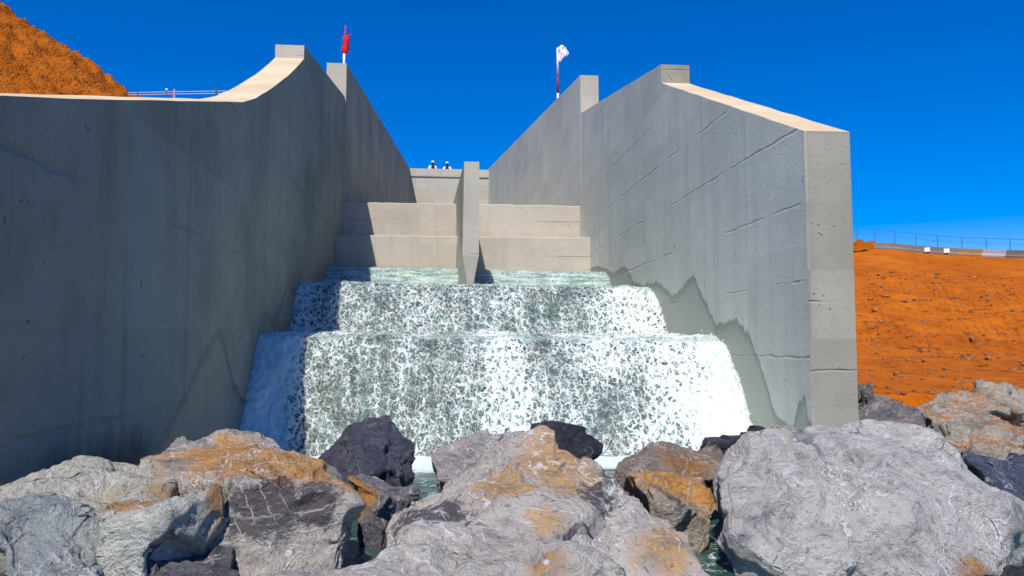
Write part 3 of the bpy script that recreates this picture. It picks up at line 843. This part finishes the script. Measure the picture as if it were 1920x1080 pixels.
    me.vertices.foreach_set('co', (co + no * (d * amp)[:, None]).ravel()); me.update()
    me.shade_smooth()
    if not me.materials: me.materials.append(mat)
    tag(o, label, cat, group)
    return rebase(o)

GREY = dict(base=(0.52, 0.465, 0.415), dark=(0.16, 0.145, 0.15), pale=(0.66, 0.62, 0.55))
mR = rock_mat('limestone_pale', base=(0.50, 0.48, 0.45), dark=(0.17, 0.17, 0.185), pale=(0.70, 0.675, 0.61), vein=0.75, seed=0.3,
              stain=[(at(1830, 1070, 3.0), .12), (at(1460, 990, 3.1), .08)])
mM = rock_mat('limestone_ochre', **GREY, vein=0.85, seed=1.7, dark_shade=[(at(1130, 915, 3.4), .14), (at(1180, 890, 3.5), .10), (at(1040, 1000, 2.95), .10), (at(1110, 1010, 2.9), .10), (at(1190, 1050, 2.85), .12), (at(800, 950, 3.3), .22)], stain_col=(0.64, 0.36, 0.13),  # recess shade of the notch and hollow painted dark, plus the dark left side
              stain=[(at(1040, 835, 3.7), .28), (at(1080, 880, 3.5), .22), (at(930, 890, 3.5), .20), (at(1030, 955, 3.1), .16), (at(1250, 1015, 3.15), .18)])
mFront = rock_mat('limestone_low', base=(0.50, 0.46, 0.41), dark=(0.24, 0.22, 0.20), pale=(0.68, 0.645, 0.57), vein=0.9, seed=3.1,
                  stain=[(at(1020, 1035, 2.5), .12), (at(1100, 1070, 2.3), .12)])
mPurple = rock_mat('limestone_purple', base=(0.38, 0.335, 0.33), dark=(0.15, 0.135, 0.15), pale=(0.56, 0.52, 0.50), vein=0.6, seed=4.2)
mDark = rock_mat('wet_dark_rock', base=(0.055, 0.055, 0.085), dark=(0.02, 0.02, 0.035), pale=(0.13, 0.13, 0.18), vein=0.22, seed=5.5, rough=0.4)
mBlack = rock_mat('wet_black_rock', base=(0.03, 0.03, 0.045), dark=(0.012, 0.012, 0.02), pale=(0.07, 0.07, 0.09), vein=0.12, seed=6.1, rough=0.35)
mNavy = rock_mat('navy_rock', base=(0.06, 0.07, 0.12), dark=(0.02, 0.025, 0.05), pale=(0.16, 0.17, 0.22), vein=0.35, seed=7.7, rough=0.5)
mBrown = rock_mat('brown_rock', base=(0.26, 0.20, 0.16), dark=(0.10, 0.08, 0.075), pale=(0.36, 0.29, 0.22), vein=0.35, seed=8.3,
                  stain=[(at(1300, 835, 4.2), .22)], stain_col=(0.36, 0.16, 0.035))
mOr = rock_mat('orange_topped_rock', base=(0.44, 0.37, 0.28), dark=(0.11, 0.10, 0.10), pale=(0.60, 0.53, 0.42), vein=0.4, seed=9.9,
               stain=[(at(1260, 890, 3.85), .32), (at(1330, 900, 3.8), .22)], stain_col=(0.70, 0.31, 0.04))
mOr2 = rock_mat('orange_flank_rock', base=(0.16, 0.155, 0.18), dark=(0.05, 0.05, 0.07), pale=(0.40, 0.38, 0.38), vein=0.6, seed=11.2,
                stain=[(at(668, 930, 4.0), .16), (at(665, 890, 4.0), .14)], stain_col=(0.56, 0.24, 0.03))
mCream = rock_mat('cream_rock', base=(0.55, 0.52, 0.43), dark=(0.17, 0.16, 0.15), pale=(0.56, 0.53, 0.45), vein=0.4, seed=12.4,
                  stain=[(at(260, 925, 3.0), .16)], stain_col=(0.52, 0.36, 0.18))
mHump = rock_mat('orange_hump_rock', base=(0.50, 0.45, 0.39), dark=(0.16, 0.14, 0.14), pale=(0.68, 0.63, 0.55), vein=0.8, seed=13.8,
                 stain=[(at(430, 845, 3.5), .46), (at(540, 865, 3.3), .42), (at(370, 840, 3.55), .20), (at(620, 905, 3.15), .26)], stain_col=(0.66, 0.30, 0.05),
                 dark_shade=[(at(500, 950, 2.9), .16), (at(590, 945, 2.93), .12), (at(440, 985, 2.9), .11)])  # front under the overhang painted darker: dark rock plus the shade there
mLeft = rock_mat('layered_grey_rock', base=(0.51, 0.51, 0.445), dark=(0.17, 0.175, 0.16), pale=(0.68, 0.67, 0.58), vein=0.6, seed=15.1,
                 stain=[(at(370, 910, 2.95), .24), (at(430, 910, 2.9), .18), (at(250, 925, 2.8), .12)], stain_col=(0.58, 0.27, 0.05))
mDarkGrey = rock_mat('dark_grey_rock', base=(0.13, 0.13, 0.145), dark=(0.04, 0.04, 0.05), pale=(0.34, 0.33, 0.33), vein=0.6, seed=30.0)
mBlue = rock_mat('bluegrey_rock', base=(0.31, 0.335, 0.33), dark=(0.10, 0.11, 0.12), pale=(0.50, 0.525, 0.50), vein=0.5, seed=16.6)
mRip = rock_mat('dusty_riprap', base=(0.40, 0.35, 0.29), dark=(0.12, 0.10, 0.085), pale=(0.56, 0.50, 0.42), vein=0.35, seed=18.2, up_stain=0.45, stain_col=(0.50, 0.19, 0.02))
mRipD = rock_mat('dark_riprap', base=(0.15, 0.135, 0.14), dark=(0.05, 0.045, 0.05), pale=(0.34, 0.31, 0.29), vein=0.45, seed=19.4, up_stain=0.2, stain_col=(0.42, 0.18, 0.03))
mRipP = rock_mat('pale_riprap', base=(0.42, 0.38, 0.31), dark=(0.17, 0.14, 0.11), pale=(0.55, 0.5, 0.42), vein=0.4, seed=21.0, up_stain=0.3, stain_col=(0.50, 0.20, 0.03))

def slope_y(pts, py0, Y0, py1, Y1): return [(x, y, Y0 + (Y1 - Y0) * (y - py0) / (py1 - py0)) for x, y in pts]
boulder('huge pale grey boulder with white veins filling the lower right foreground',
        [slope_y([(1342, 935), (1344, 850), (1378, 818), (1480, 785), (1560, 786), (1660, 777), (1718, 790), (1808, 850), (1858, 890), (1915, 940), (1908, 1000), (1868, 1060), (1750, 1092), (1560, 1082), (1440, 1040), (1362, 1000)], 790, 3.85, 1090, 3.0) + [(1600, 930, 3.28), (1480, 900, 3.38), (1720, 940, 3.2)]], mR, .55, .010, .40, 1)
boulder('large wedge-shaped grey boulder in the middle with ochre patches and long white veins',
        [[(1020, 803, 3.9), (1060, 803, 3.9), (1120, 848, 3.72), (1192, 884, 3.55), (1100, 960, 3.2), (1050, 1002, 3.03), (950, 1030, 2.88), (775, 1005, 3.0), (690, 1015, 3.25), (720, 960, 3.5), (850, 885, 3.85), (980, 812, 4.05)],
         [(1120, 860, 3.9), (1215, 922, 3.62), (1300, 1005, 3.27), (1338, 1085, 3.02), (1180, 1105, 2.95), (1100, 1065, 3.02), (1055, 1015, 3.14), (1115, 950, 3.42)]], mM, .35, .010, .42, 2)
boulder('low flat boulder streaked with white along the bottom edge of the photo',
        [[(410, 1085, 2.35), (520, 1050, 2.5), (740, 1020, 2.65), (900, 1008, 2.7), (1060, 1023, 2.65), (1130, 1052, 2.55), (1175, 1100, 2.4), (900, 1120, 2.15), (600, 1130, 2.1), (380, 1130, 2.15)]], mFront, .15, .011, .6, 3)
boulder('small purple-grey boulder leaning behind the left shoulder of the wedge boulder',
        [[(795, 885, 4.1), (830, 845, 4.3), (865, 823, 4.4), (925, 813, 4.4), (1000, 806, 4.4), (990, 850, 4.2), (880, 900, 3.95)]], mPurple, .3, .011, .55, 4)
boulder('wet black boulder peeking over the top of the wedge boulder',
        [[(1000, 797, 4.6), (1055, 789, 4.6), (1100, 796, 4.55), (1122, 838, 4.45), (1100, 880, 4.4), (1000, 850, 4.4)]], mBlack, .3, .016, .5, 5, scrapes=40)
boulder('brown flat-topped boulder between the wedge boulder and the huge pale boulder, at the waterfall foot',
        [[(1128, 862, 4.2), (1180, 830, 4.45), (1270, 820, 4.5), (1343, 820, 4.45), (1350, 890, 4.1), (1250, 900, 4.05), (1150, 885, 4.1)]], mBrown, .3, .015, .6, 6)
boulder('boulder with a bright orange top, wedged below the brown flat-topped boulder',
        [[(1165, 885, 3.95), (1230, 872, 4.05), (1335, 882, 4.05), (1350, 930, 3.8), (1348, 960, 3.65), (1270, 965, 3.55), (1200, 925, 3.65)],
         [(1348, 940, 3.8), (1345, 1010, 3.65), (1290, 1000, 3.6), (1240, 965, 3.6), (1290, 930, 3.9)]], mOr, .25, .011, .6, 7)
boulder('thin black wet slab behind the left corner of the huge pale boulder',
        [[(1330, 822, 4.75), (1380, 810, 4.8), (1428, 807, 4.8), (1436, 818, 4.7), (1400, 850, 4.5), (1335, 850, 4.5)]], mBlack, .25, .016, .5, 8, scrapes=15)
boulder('wet dark blue boulder standing in front of the lower waterfall',
        [[(582, 848, 4.9), (640, 796, 5.0), (690, 772, 5.05), (728, 772, 5.05), (766, 812, 5.0), (788, 875, 4.9), (740, 900, 4.6), (690, 895, 4.55), (605, 880, 4.65), (690, 830, 4.7)]], mDark, .4, .016, .75, 9)
boulder('small boulder with an orange left flank and black right flank in the central gap',
        [[(648, 885, 4.1), (690, 878, 4.2), (755, 886, 4.2), (788, 894, 4.2), (775, 930, 4.0), (742, 980, 3.85), (705, 985, 3.8), (652, 985, 3.95), (712, 905, 3.85)]], mOr2, .3, .011, .55, 10)
boulder('cream-coloured sloping boulder at the left edge against the shaded wall',
        [[(-60, 930, 2.95), (0, 903, 3.08), (60, 876, 3.2), (160, 848, 3.4), (215, 866, 3.4), (240, 890, 3.35), (330, 912, 3.1), (300, 950, 2.9), (150, 960, 2.8), (-20, 985, 2.75)]], mCream, .35, .011, .7, 11)
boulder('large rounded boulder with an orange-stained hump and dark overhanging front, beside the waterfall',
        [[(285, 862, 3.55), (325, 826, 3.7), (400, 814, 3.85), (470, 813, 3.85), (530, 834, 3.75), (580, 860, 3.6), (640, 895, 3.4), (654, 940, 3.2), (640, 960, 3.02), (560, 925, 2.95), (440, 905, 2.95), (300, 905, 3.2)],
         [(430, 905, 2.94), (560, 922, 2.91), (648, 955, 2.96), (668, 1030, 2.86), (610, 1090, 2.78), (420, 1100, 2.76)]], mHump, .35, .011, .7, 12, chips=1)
boulder('pale greenish-grey boulder with a flat orange-cream ledge on top, foremost at lower left',
        [[(140, 936, 2.72), (240, 916, 2.9), (330, 897, 3.1), (432, 893, 3.12), (445, 925, 2.85), (335, 940, 2.66), (160, 945, 2.64)],
         [(150, 938, 2.66), (335, 938, 2.65), (420, 935, 2.8), (400, 990, 2.8), (340, 1000, 2.66), (212, 1066, 2.58), (172, 1000, 2.62)]], mLeft, .3, .011, .7, 13, chips=1)
boulder('small broken dark grey boulder at the foot of the pale ledge boulder',
        [[(225, 1070, 2.62), (340, 1010, 2.8), (430, 990, 2.9), (470, 1060, 2.7), (420, 1100, 2.5), (260, 1110, 2.45)]], mDarkGrey, .25, .011, .8, 31)
boulder('blue-grey broken boulder in the lower left corner of the photo',
        [[(-30, 985, 2.6), (60, 940, 2.7), (130, 942, 2.7), (160, 995, 2.6), (200, 1075, 2.4), (150, 1110, 2.3), (-30, 1110, 2.25)]], mBlue, .3, .011, .8, 14)
boulder('dark navy boulder at the right edge behind the huge pale boulder',
        [[(1792, 858, 4.2), (1830, 848, 4.3), (1920, 846, 4.35), (1995, 852, 4.3), (1995, 960, 3.9), (1900, 950, 3.9), (1820, 900, 4.0)]], mNavy, .35, .016, .6, 15)
boulder('dark wet boulder in the bottom right corner below the huge pale boulder',
        [[(1840, 1100, 3.1), (1885, 1062, 3.25), (1925, 1015, 3.4), (1990, 1005, 3.4), (1990, 1100, 2.8), (1850, 1110, 2.75)]], mBlack, .3, .016, .5, 16)
RG = 'riprap boulders at the toe of the orange slope'
boulder('dark grey angular boulder tucked beside the end of the right spillway wall',
        [[(1600, 725, 6.6), (1640, 722, 6.6), (1690, 738, 6.5), (1730, 782, 6.3), (1735, 830, 6.0), (1690, 830, 5.9), (1600, 820, 5.9)]], mRipD, .4, .024, 1.2, 17, group=RG)
boulder('long flat grey boulder half buried at the foot of the orange slope',
        [[(1716, 765, 6.4), (1742, 738, 6.7), (1800, 728, 6.8), (1850, 736, 6.8), (1900, 766, 6.5), (1885, 782, 6.3), (1800, 795, 6.2), (1740, 790, 6.25)]], mRip, .4, .024, 1.1, 18, group=RG, base=.1)
boulder('orange-dusted block below the long flat grey boulder',
        [[(1738, 835, 5.6), (1740, 792, 5.9), (1785, 796, 5.9), (1855, 822, 5.7), (1855, 848, 5.5), (1750, 850, 5.5)]], mRipP, .4, .022, 1.0, 19, group=RG)
boulder('pale cream boulder at the right edge, highest at the foot of the orange slope',
        [[(1838, 722, 6.9), (1880, 713, 7.0), (1965, 722, 7.0), (1965, 765, 6.7), (1905, 768, 6.6), (1868, 748, 6.7)]], mRipP, .4, .024, 1.1, 20, group=RG, base=.1)
boulder('broad orange and cream boulder at the right edge just above the dark navy boulder',
        [[(1805, 825, 5.6), (1868, 788, 5.9), (1965, 786, 5.9), (1965, 850, 5.3), (1850, 850, 5.3)]], mRip, .4, .022, 1.1, 21, group=RG)
boulder('small brown boulder under the overhang of the long flat grey boulder',
        [[(1680, 745, 6.9), (1722, 742, 6.9), (1745, 775, 6.6), (1700, 785, 6.5)]], mRipD, .3, .024, 1.0, 22, group=RG, base=.1)

# loose stones on the orange slope
def stones(name, mat, spots):
    bm = bmesh.new(); bmesh.ops.create_icosphere(bm, subdivisions=1, radius=1.0)
    bv = np.array([v.co[:] for v in bm.verts]); bm.verts.index_update(); bf = [tuple(v.index for v in f.verts) for f in bm.faces]; bm.free()
    V = []; Fc = []
    for p, r in spots:
        o = len(V); s = np.array([random.uniform(.7, 1.4), random.uniform(.6, 1.2), random.uniform(.4, .8)]) * r
        j = bv * (1 + _rng.uniform(-.28, .28, (len(bv), 1)))
        V += list(map(tuple, j * s + np.array(p))); Fc += [tuple(k + o for k in f) for f in bf]
    return from_arrays(name, V, Fc, mat)
M_stone = rock_mat('loose_stone', base=(0.36, 0.13, 0.02), dark=(0.16, 0.055, 0.01), pale=(0.5, 0.24, 0.08), vein=0.15, seed=23)
sp = []
uu = _rng.uniform(0.0, 1, 9000); vv = _rng.uniform(0, 1, 9000) ** 1.4 * .9
bp = right_bank(uu, vv)
for k in range(len(bp)):
    X, Y, Z = bp[k]
    if X < 3.5: continue
    r = random.expovariate(1) * 0.0010 * Y + .006
    if r < .008 + .0018 * Y: continue
    sp.append(((X, Y, Z + r * .2), min(r, .22)))
tag(stones('loose_stones', M_stone, sp), 'loose orange stones scattered over the earth slope', 'stones', kind='stuff')

# ------------------------------------------------------------------ crest wall blocks and fence on the right embankment
M_bar = [concrete('barrier_grey', (0.27, 0.245, 0.20), (0.19, 0.17, 0.14), pour=3.0, pour_amt=0.0, streak=0.3),
         plain('barrier_dusty', (0.40, 0.24, 0.11), 0.95, var=0.25, scale=3), plain('barrier_white', (0.45, 0.44, 0.42), 0.9, var=0.1, scale=3)]
M_gal = plain('dull_steel', (0.10, 0.12, 0.16), 0.55, 0.3)
M_white = plain('white_paint', (0.80, 0.80, 0.80), 0.6, var=0.05)
bl = [('grey concrete barrier block nearest the spillway wall on the dam crest', 0), ('grey concrete barrier block between the second and third fence posts', 0), ('grey concrete barrier block, third along the crest', 0),
      ('grey concrete barrier block with a white plate at its left end', 0), ('grey concrete barrier block with a white plate at its middle', 0), ('orange dust-covered concrete barrier block on the crest', 1),
      ('whitish concrete barrier block on the crest', 2), ('dull grey concrete barrier block at the right edge of the photo', 0)]
for i, (lab, mi_) in enumerate(bl):
    if i == 0: continue
    A, B = crest[i], crest[i + 1]
    d = (B - A); L = d.length; ang = math.atan2(d.y, d.x)
    bm = bmesh.new()
    hgt = 0.66; pr = [(-.28, -.5), (-.28, .10), (-.16, .28), (-.10, hgt), (.10, hgt), (.16, .28), (.28, .10), (.28, -.5)]
    a = [bm.verts.new((0.02, y, z)) for y, z in pr]; b = [bm.verts.new((L - .02, y, z)) for y, z in pr]
    for k in range(8): bm.faces.new((a[k], a[(k + 1) % 8], b[(k + 1) % 8], b[k]))
    bm.faces.new(a[::-1]); bm.faces.new(b)
    o = from_bm('barrier_block', bm, M_bar[mi_])
    o.location = A; o.rotation_euler = (0, math.asin(-d.z / L), ang)
    tag(o, lab, 'concrete barrier', 'concrete barrier blocks along the dam crest')
def mound(u, v):
    a = u * 2 * np.pi; r = v
    X = crest[0].x + .6 + r * 4.2 * np.cos(a); Y = crest[0].y - .6 + r * 2.6 * np.sin(a)
    Z = crest[0].z - .6 + 1.5 * (1 - r ** 1.3)
    q = np.stack([X, Y, Z], 1)
    return np.stack([X, Y, Z + .35 * fbm(q * 1.2, 4)], 1)
grid_terrain('earth_mound', np.linspace(0, 1, 90), np.linspace(0, 1, 40), mound, M_heap)
def sign_plate(px, py, Y, label):
    p = at(px, py, Y); bm = bmesh.new(); box(bm, -.25, .25, -.03, 0.0, -.22, .22)
    bmesh.ops.bevel(bm, geom=bm.edges, offset=.008, segments=1)
    o = from_bm('marker_plate', bm, M_white); o.location = p; o.rotation_euler = (0, 0, -.55)
    tag(o, label, 'plate', 'white plates on the crest barrier')
sign_plate(1738.5, 468, 75.3, 'white square plate on the barrier, left one of the two')
sign_plate(1775, 470, 73.2, 'white square plate on the barrier, right one of the two')
def post_mesh(h, r=.035):
    bm = bmesh.new(); tube(bm, [(0, 0, -.3), (0, 0, h)], r, 6); tube(bm, [(0, 0, h), (0, 0, h + .03)], [r * 1.25, r * .5], 6); return bm
fn = thing('wire_fence', 'thin blue-grey post and wire fence running along the crest above the barrier blocks', 'fence', crest[0])
ptop = []
for i, c in enumerate(crest):
    y = [425.6, 430, 434, 438, 441.7, 444.7, 446, 447.7, 449, 450][i]
    off = Vector((.55, .25, 0))
    tp = at(fence_px[i][0], y, c.y + .25)
    h = tp.z - c.z
    o = from_bm('post', post_mesh(h), M_gal); o.location = c + off - Vector(crest[0]); o.parent = fn
    ptop.append((c + off, h))
for k in (1.0, 0.72):
    bm = bmesh.new(); tube(bm, [p + Vector((0, 0, h * k - .02)) - Vector(crest[0]) for p, h in ptop], .018 if k == 1 else .012, 5)
    from_bm('rail', bm, M_gal, fn)

# low railing on the left crest between the heap and the wall top
M_pale = plain('pale_rail', (0.55, 0.60, 0.68), 0.5)
M_pinkish = plain('faded_pink_paint', (0.50, 0.30, 0.33), 0.7)
bA = at(235, 182, 30.5); bB = at(430, 182, 30.0)
rl = thing('railing', 'thin pale railing far behind the left wall top, beside the orange heap', 'railing', bA)
for px, top, mt, rad in ((258, 172, M_gal, .03), (312, 168, M_gal, .02), (327, 168, M_pinkish, .05), (405, 164, M_gal, .04)):
    b = at(px, 183, 30.3); t_ = at(px, top, 30.3)
    bm = bmesh.new(); tube(bm, [(0, 0, -.3), (0, 0, t_.z - b.z)], rad, 8)
    o = from_bm('post', bm, mt, rl); o.location = b - bA
    if px in (312,):
        bm = bmesh.new(); bmesh.ops.create_uvsphere(bm, u_segments=10, v_segments=8, radius=.05); 
        k = from_bm('cap', bm, M_white, o, True); k.location = (0, 0, t_.z - b.z)
for y0, y1 in ((174, 170.5), (178, 175)):
    bm = bmesh.new(); tube(bm, [at(240, y0, 30.3) - bA, at(320, (y0 + y1) / 2, 30.3) - bA, at(425, y1, 30.3) - bA], .012, 5)
    from_bm('rail', bm, M_pale, rl)

# ------------------------------------------------------------------ flags on the wall tops
M_red = plain('red_cloth', (0.62, 0.015, 0.03), 0.8); M_cloth = plain('white_cloth', (0.82, 0.80, 0.82), 0.85, var=.04)
M_pw = plain('pole_white', (0.75, 0.78, 0.8), 0.5, var=.04); M_pr = plain('pole_maroon', (0.22, 0.02, 0.10), 0.5)
def flag_cloth(outline, thick_wave, mat, parent, name='flag'):
    """outline: closed list of (x, z); filled grid with folds, given a little thickness"""
    bm = bmesh.new()
    vs_ = [bm.verts.new((x, 0, z)) for x, z in outline]; f = bm.faces.new(vs_)
    bmesh.ops.triangulate(bm, faces=[f])
    for _ in range(3): bmesh.ops.subdivide_edges(bm, edges=bm.edges, cuts=1, use_grid_fill=True)
    co = np.array([v.co[:] for v in bm.verts])
    dy = fbm(np.stack([co[:, 0] * 9, co[:, 2] * 4, co[:, 0] * 0], 1), 3) * thick_wave
    for v, d in zip(bm.verts, dy): v.co.y += d
    r = bmesh.ops.solidify(bm, geom=bm.faces[:], thickness=.006)
    return from_bm(name, bm, mat, parent, True)
# red furled flag on the left
YF = 16.25
fb = at(645, 120, YF); ft = at(647, 48, YF)
fl = thing('flagpole', 'red furled flag on a short pole at the stepped top of the left wall', 'flag', (fb.x, fb.y, fb.z - .05), group='flags on the spillway walls')
H = ft.z - fb.z; k = YF / F
bm = bmesh.new(); tube(bm, [(0, 0, -.1), (0, 0, .27)], .026, 10); from_bm('lower_band', bm, M_pw, fl, True)
bm = bmesh.new(); tube(bm, [(0, 0, .27), (.02, 0, H + .05)], [.024, .012], 10); from_bm('upper_band', bm, M_red, fl, True)
bm = bmesh.new()
prof = [(.27, .03), (.31, .062), (.40, .075), (.46, .06), (.50, .056), (.56, .07), (.62, .062), (.66, .035)]
rings = []
for z, r in prof:
    ring = []
    for q in range(14):
        a_ = 2 * math.pi * q / 14; rr = r * (1 + .28 * math.sin(3 * a_ + z * 14))
        ring.append(bm.verts.new((.028 + rr * math.cos(a_), rr * math.sin(a_) * .8, z)))
    rings.append(ring)
for A, B in zip(rings, rings[1:]):
    for q in range(14): bm.faces.new((A[q], A[(q + 1) % 14], B[(q + 1) % 14], B[q]))
bm.faces.new(rings[0][::-1]); bm.faces.new(rings[-1])
tube(bm, [(.05, 0, .63), (.10, -.01, .66), (.15, -.01, .70)], [.03, .02, .006], 8)      # loose corners sticking out
tube(bm, [(-.02, 0, .40), (-.06, 0, .42)], [.02, .006], 8)
from_bm('flag', bm, M_red, fl, True)
# white flag on the right
YG = 19.3
gb = at(1046, 190, YG); gt = at(1048, 90, YG)
fr_ = thing('flagpole', 'white flag fluttering on a maroon and white banded pole at the right wall top', 'flag', gb, group='flags on the spillway walls')
zr = lambda y: at(1046, y, YG).z - gb.z
for a_, b_, mt, nm in ((-.3, zr(175), M_pw, 'lower_band'), (zr(175), zr(138), M_pr, 'middle_band'), (zr(138), zr(90), M_pw, 'upper_band')):
    bm = bmesh.new(); tube(bm, [(0, 0, a_), (0, 0, b_)], .03, 10); from_bm(nm, bm, mt, fr_, True)
px2 = lambda x, y: ((at(x, y, YG).x - gb.x), at(x, y, YG).z - gb.z)
flag_cloth([px2(*p) for p in ((1045, 92), (1052, 85), (1060, 90), (1067, 97), (1065, 104), (1056, 108), (1051, 117), (1047, 113))], .10, M_cloth, fr_)

# ------------------------------------------------------------------ two people looking over the head wall
M_skin = plain('dark_skin', (0.09, 0.045, 0.028), 0.6); M_shirt = plain('white_shirt', (0.80, 0.80, 0.80), 0.85, var=.05)
M_vest = plain('black_cloth', (0.015, 0.015, 0.03), 0.85); M_trous = plain('grey_trousers', (0.10, 0.10, 0.12), 0.85)
def skinned(name, verts, edges, rads, mat, parent, sub=2, root=0):
    me = bpy.data.meshes.new(name); me.from_pydata(verts, edges, [])
    o = link(name, me, None, parent)
    m = o.modifiers.new('skin', 'SKIN'); m.use_smooth_shade = True
    for i, r in enumerate(rads):
        s = me.skin_vertices[0].data[i]; s.radius = r if isinstance(r, tuple) else (r, r); s.use_root = (i == root)
    o.modifiers.new('sub', 'SUBSURF').levels = sub
    dat = evaluated_mesh(o); o.modifiers.clear(); o.data = dat; bpy.data.meshes.remove(me)
    dat.materials.append(mat); dat.shade_smooth()
    return o
def person(x, y, z, rz, label, vest):
    p = thing('person', label, 'person', (x, y, z), rz, group='people at the head wall')
    V = [(0, 0, .95), (0, 0, 1.15), (0, -.02, 1.36), (0, -.02, 1.47), (0, -.03, 1.55), (0, -.045, 1.64)]; E = [(0, 1), (1, 2), (2, 3), (3, 4), (4, 5)]
    Rd = [(.15, .11), (.14, .10), (.16, .10), (.06, .06), (.085, .095), (.075, .09)]
    for s in (-1, 1):
        i = len(V)
        V += [(s * .09, 0, .88), (s * .10, -.02, .48), (s * .10, .02, .08), (s * .11, -.14, .04)]
        Rd += [.085, .055, .04, .035]; E += [(0, i), (i, i + 1), (i + 1, i + 2), (i + 2, i + 3)]
        i = len(V)
        V += [(s * .19, -.02, 1.38), (s * .25, -.03, 1.12), (s * .19, -.24, 1.07), (s * .16, -.29, 1.065)]
        Rd += [.055, .042, .03, .028]; E += [(2, i), (i, i + 1), (i + 1, i + 2), (i + 2, i + 3)]
        h = i + 3
        for q, (ox, ln) in enumerate(((-.03, .07), (-.01, .085), (.01, .08), (.03, .065))):
            j = len(V); V += [(s * .16 + ox, -.33, 1.07), (s * .16 + ox * 1.1, -.33 - ln * .6, 1.066), (s * .16 + ox * 1.1, -.33 - ln, 1.05)]
            Rd += [.010, .009, .008]; E += [(h, j), (j, j + 1), (j + 1, j + 2)]
        j = len(V); V += [(s * .16 - s * .05, -.31, 1.075), (s * .16 - s * .065, -.35, 1.07)]; Rd += [.011, .009]; E += [(h, j), (j, j + 1)]
    skinned('body', V, E, Rd, M_skin, p)
    # face: nose, ears, eyes carried by a head cap of their own
    bm = bmesh.new()
    bmesh.ops.create_cone(bm, segments=8, radius1=.018, radius2=.008, depth=.05, matrix=Matrix.Translation((0, -.15, 1.61)) @ Matrix.Rotation(.25, 4, 'X'), cap_ends=True)
    from_bm('nose', bm, M_skin, p, True)
    for s in (-1, 1):
        bm = bmesh.new(); bmesh.ops.create_uvsphere(bm, u_segments=8, v_segments=6, radius=.03, matrix=Matrix.Translation((s * .085, -.03, 1.61)) @ Matrix.Diagonal((.4, .7, 1.1, 1)))
        from_bm('ear', bm, M_skin, p, True)
        bm = bmesh.new(); bmesh.ops.create_uvsphere(bm, u_segments=8, v_segments=6, radius=.012, matrix=Matrix.Translation((s * .033, -.128, 1.635)))
        from_bm('eye', bm, M_shirt, p, True)
    bm = bmesh.new(); bmesh.ops.create_uvsphere(bm, u_segments=20, v_segments=12, radius=.115, matrix=Matrix.Translation((0, -.035, 1.665)) @ Matrix.Diagonal((.93, 1.08, .85, 1)))
    bmesh.ops.bisect_plane(bm, geom=bm.verts[:] + bm.edges[:] + bm.faces[:], plane_co=(0, 0, 1.672), plane_no=(0, 0, -1), clear_outer=True)
    from_bm('cap', bm, M_shirt, p, True)
    bm = bmesh.new(); bmesh.ops.create_uvsphere(bm, u_segments=14, v_segments=10, radius=.07, matrix=Matrix.Translation((0, -.095, 1.535)) @ Matrix.Diagonal((1, .75, .85, 1)))
    from_bm('beard', bm, M_vest, p, True)
    sv = [(0, 0, .80), (0, 0, 1.12), (0, -.02, 1.36), (0, -.02, 1.44)]; se = [(0, 1), (1, 2), (2, 3)]; sr = [(.19, .14), (.17, .125), (.175, .12), (.08, .075)]
    for s in (-1, 1):
        i = len(sv); sv += [(s * .20, -.02, 1.385), (s * .255, -.03, 1.12), (s * .20, -.22, 1.072)]; sr += [.075, .06, .045]; se += [(2, i), (i, i + 1), (i + 1, i + 2)]
    skinned('shirt', sv, se, sr, M_shirt, p)
    tv = [(0, 0, .94)]; te = []; tr = [(.165, .125)]
    for s in (-1, 1):
        i = len(tv); tv += [(s * .09, 0, .86), (s * .10, -.02, .48), (s * .10, .02, .10)]; tr += [.1, .075, .065]; te += [(0, i), (i, i + 1), (i + 1, i + 2)]
    skinned('trousers', tv, te, tr, M_trous, p)
    bm = bmesh.new()
    w = .06 if vest else .045
    pts = [(-w, -.145, 1.10), (w, -.145, 1.10), (w * 1.1, -.145, 1.36), (w * .8, -.11, 1.46), (-w * .8, -.11, 1.46), (-w * 1.1, -.145, 1.36)]
    a_ = [bm.verts.new(q) for q in pts]; b_ = [bm.verts.new((q[0] * .95, q[1] + .06, q[2])) for q in pts]
    bm.faces.new(a_); bm.faces.new(b_[::-1])
    for q in range(6): bm.faces.new((a_[q], a_[(q + 1) % 6], b_[(q + 1) % 6], b_[q]))
    bmesh.ops.bevel(bm, geom=bm.edges[:], offset=.01, segments=2)
    from_bm('scarf', bm, M_vest, p, True)
zc = ztop - 1.06
a_ = at(811, 317, 47.45); b_ = at(838.5, 317, 47.45)
person(a_.x, 47.45, zc - .02, .25, 'person in white with a white cap and dark beard, leaning left at the head wall', False)
person(b_.x, 47.45, zc - .06, -.1, 'person in a white cap and black scarf over white, nearer the pier', True)
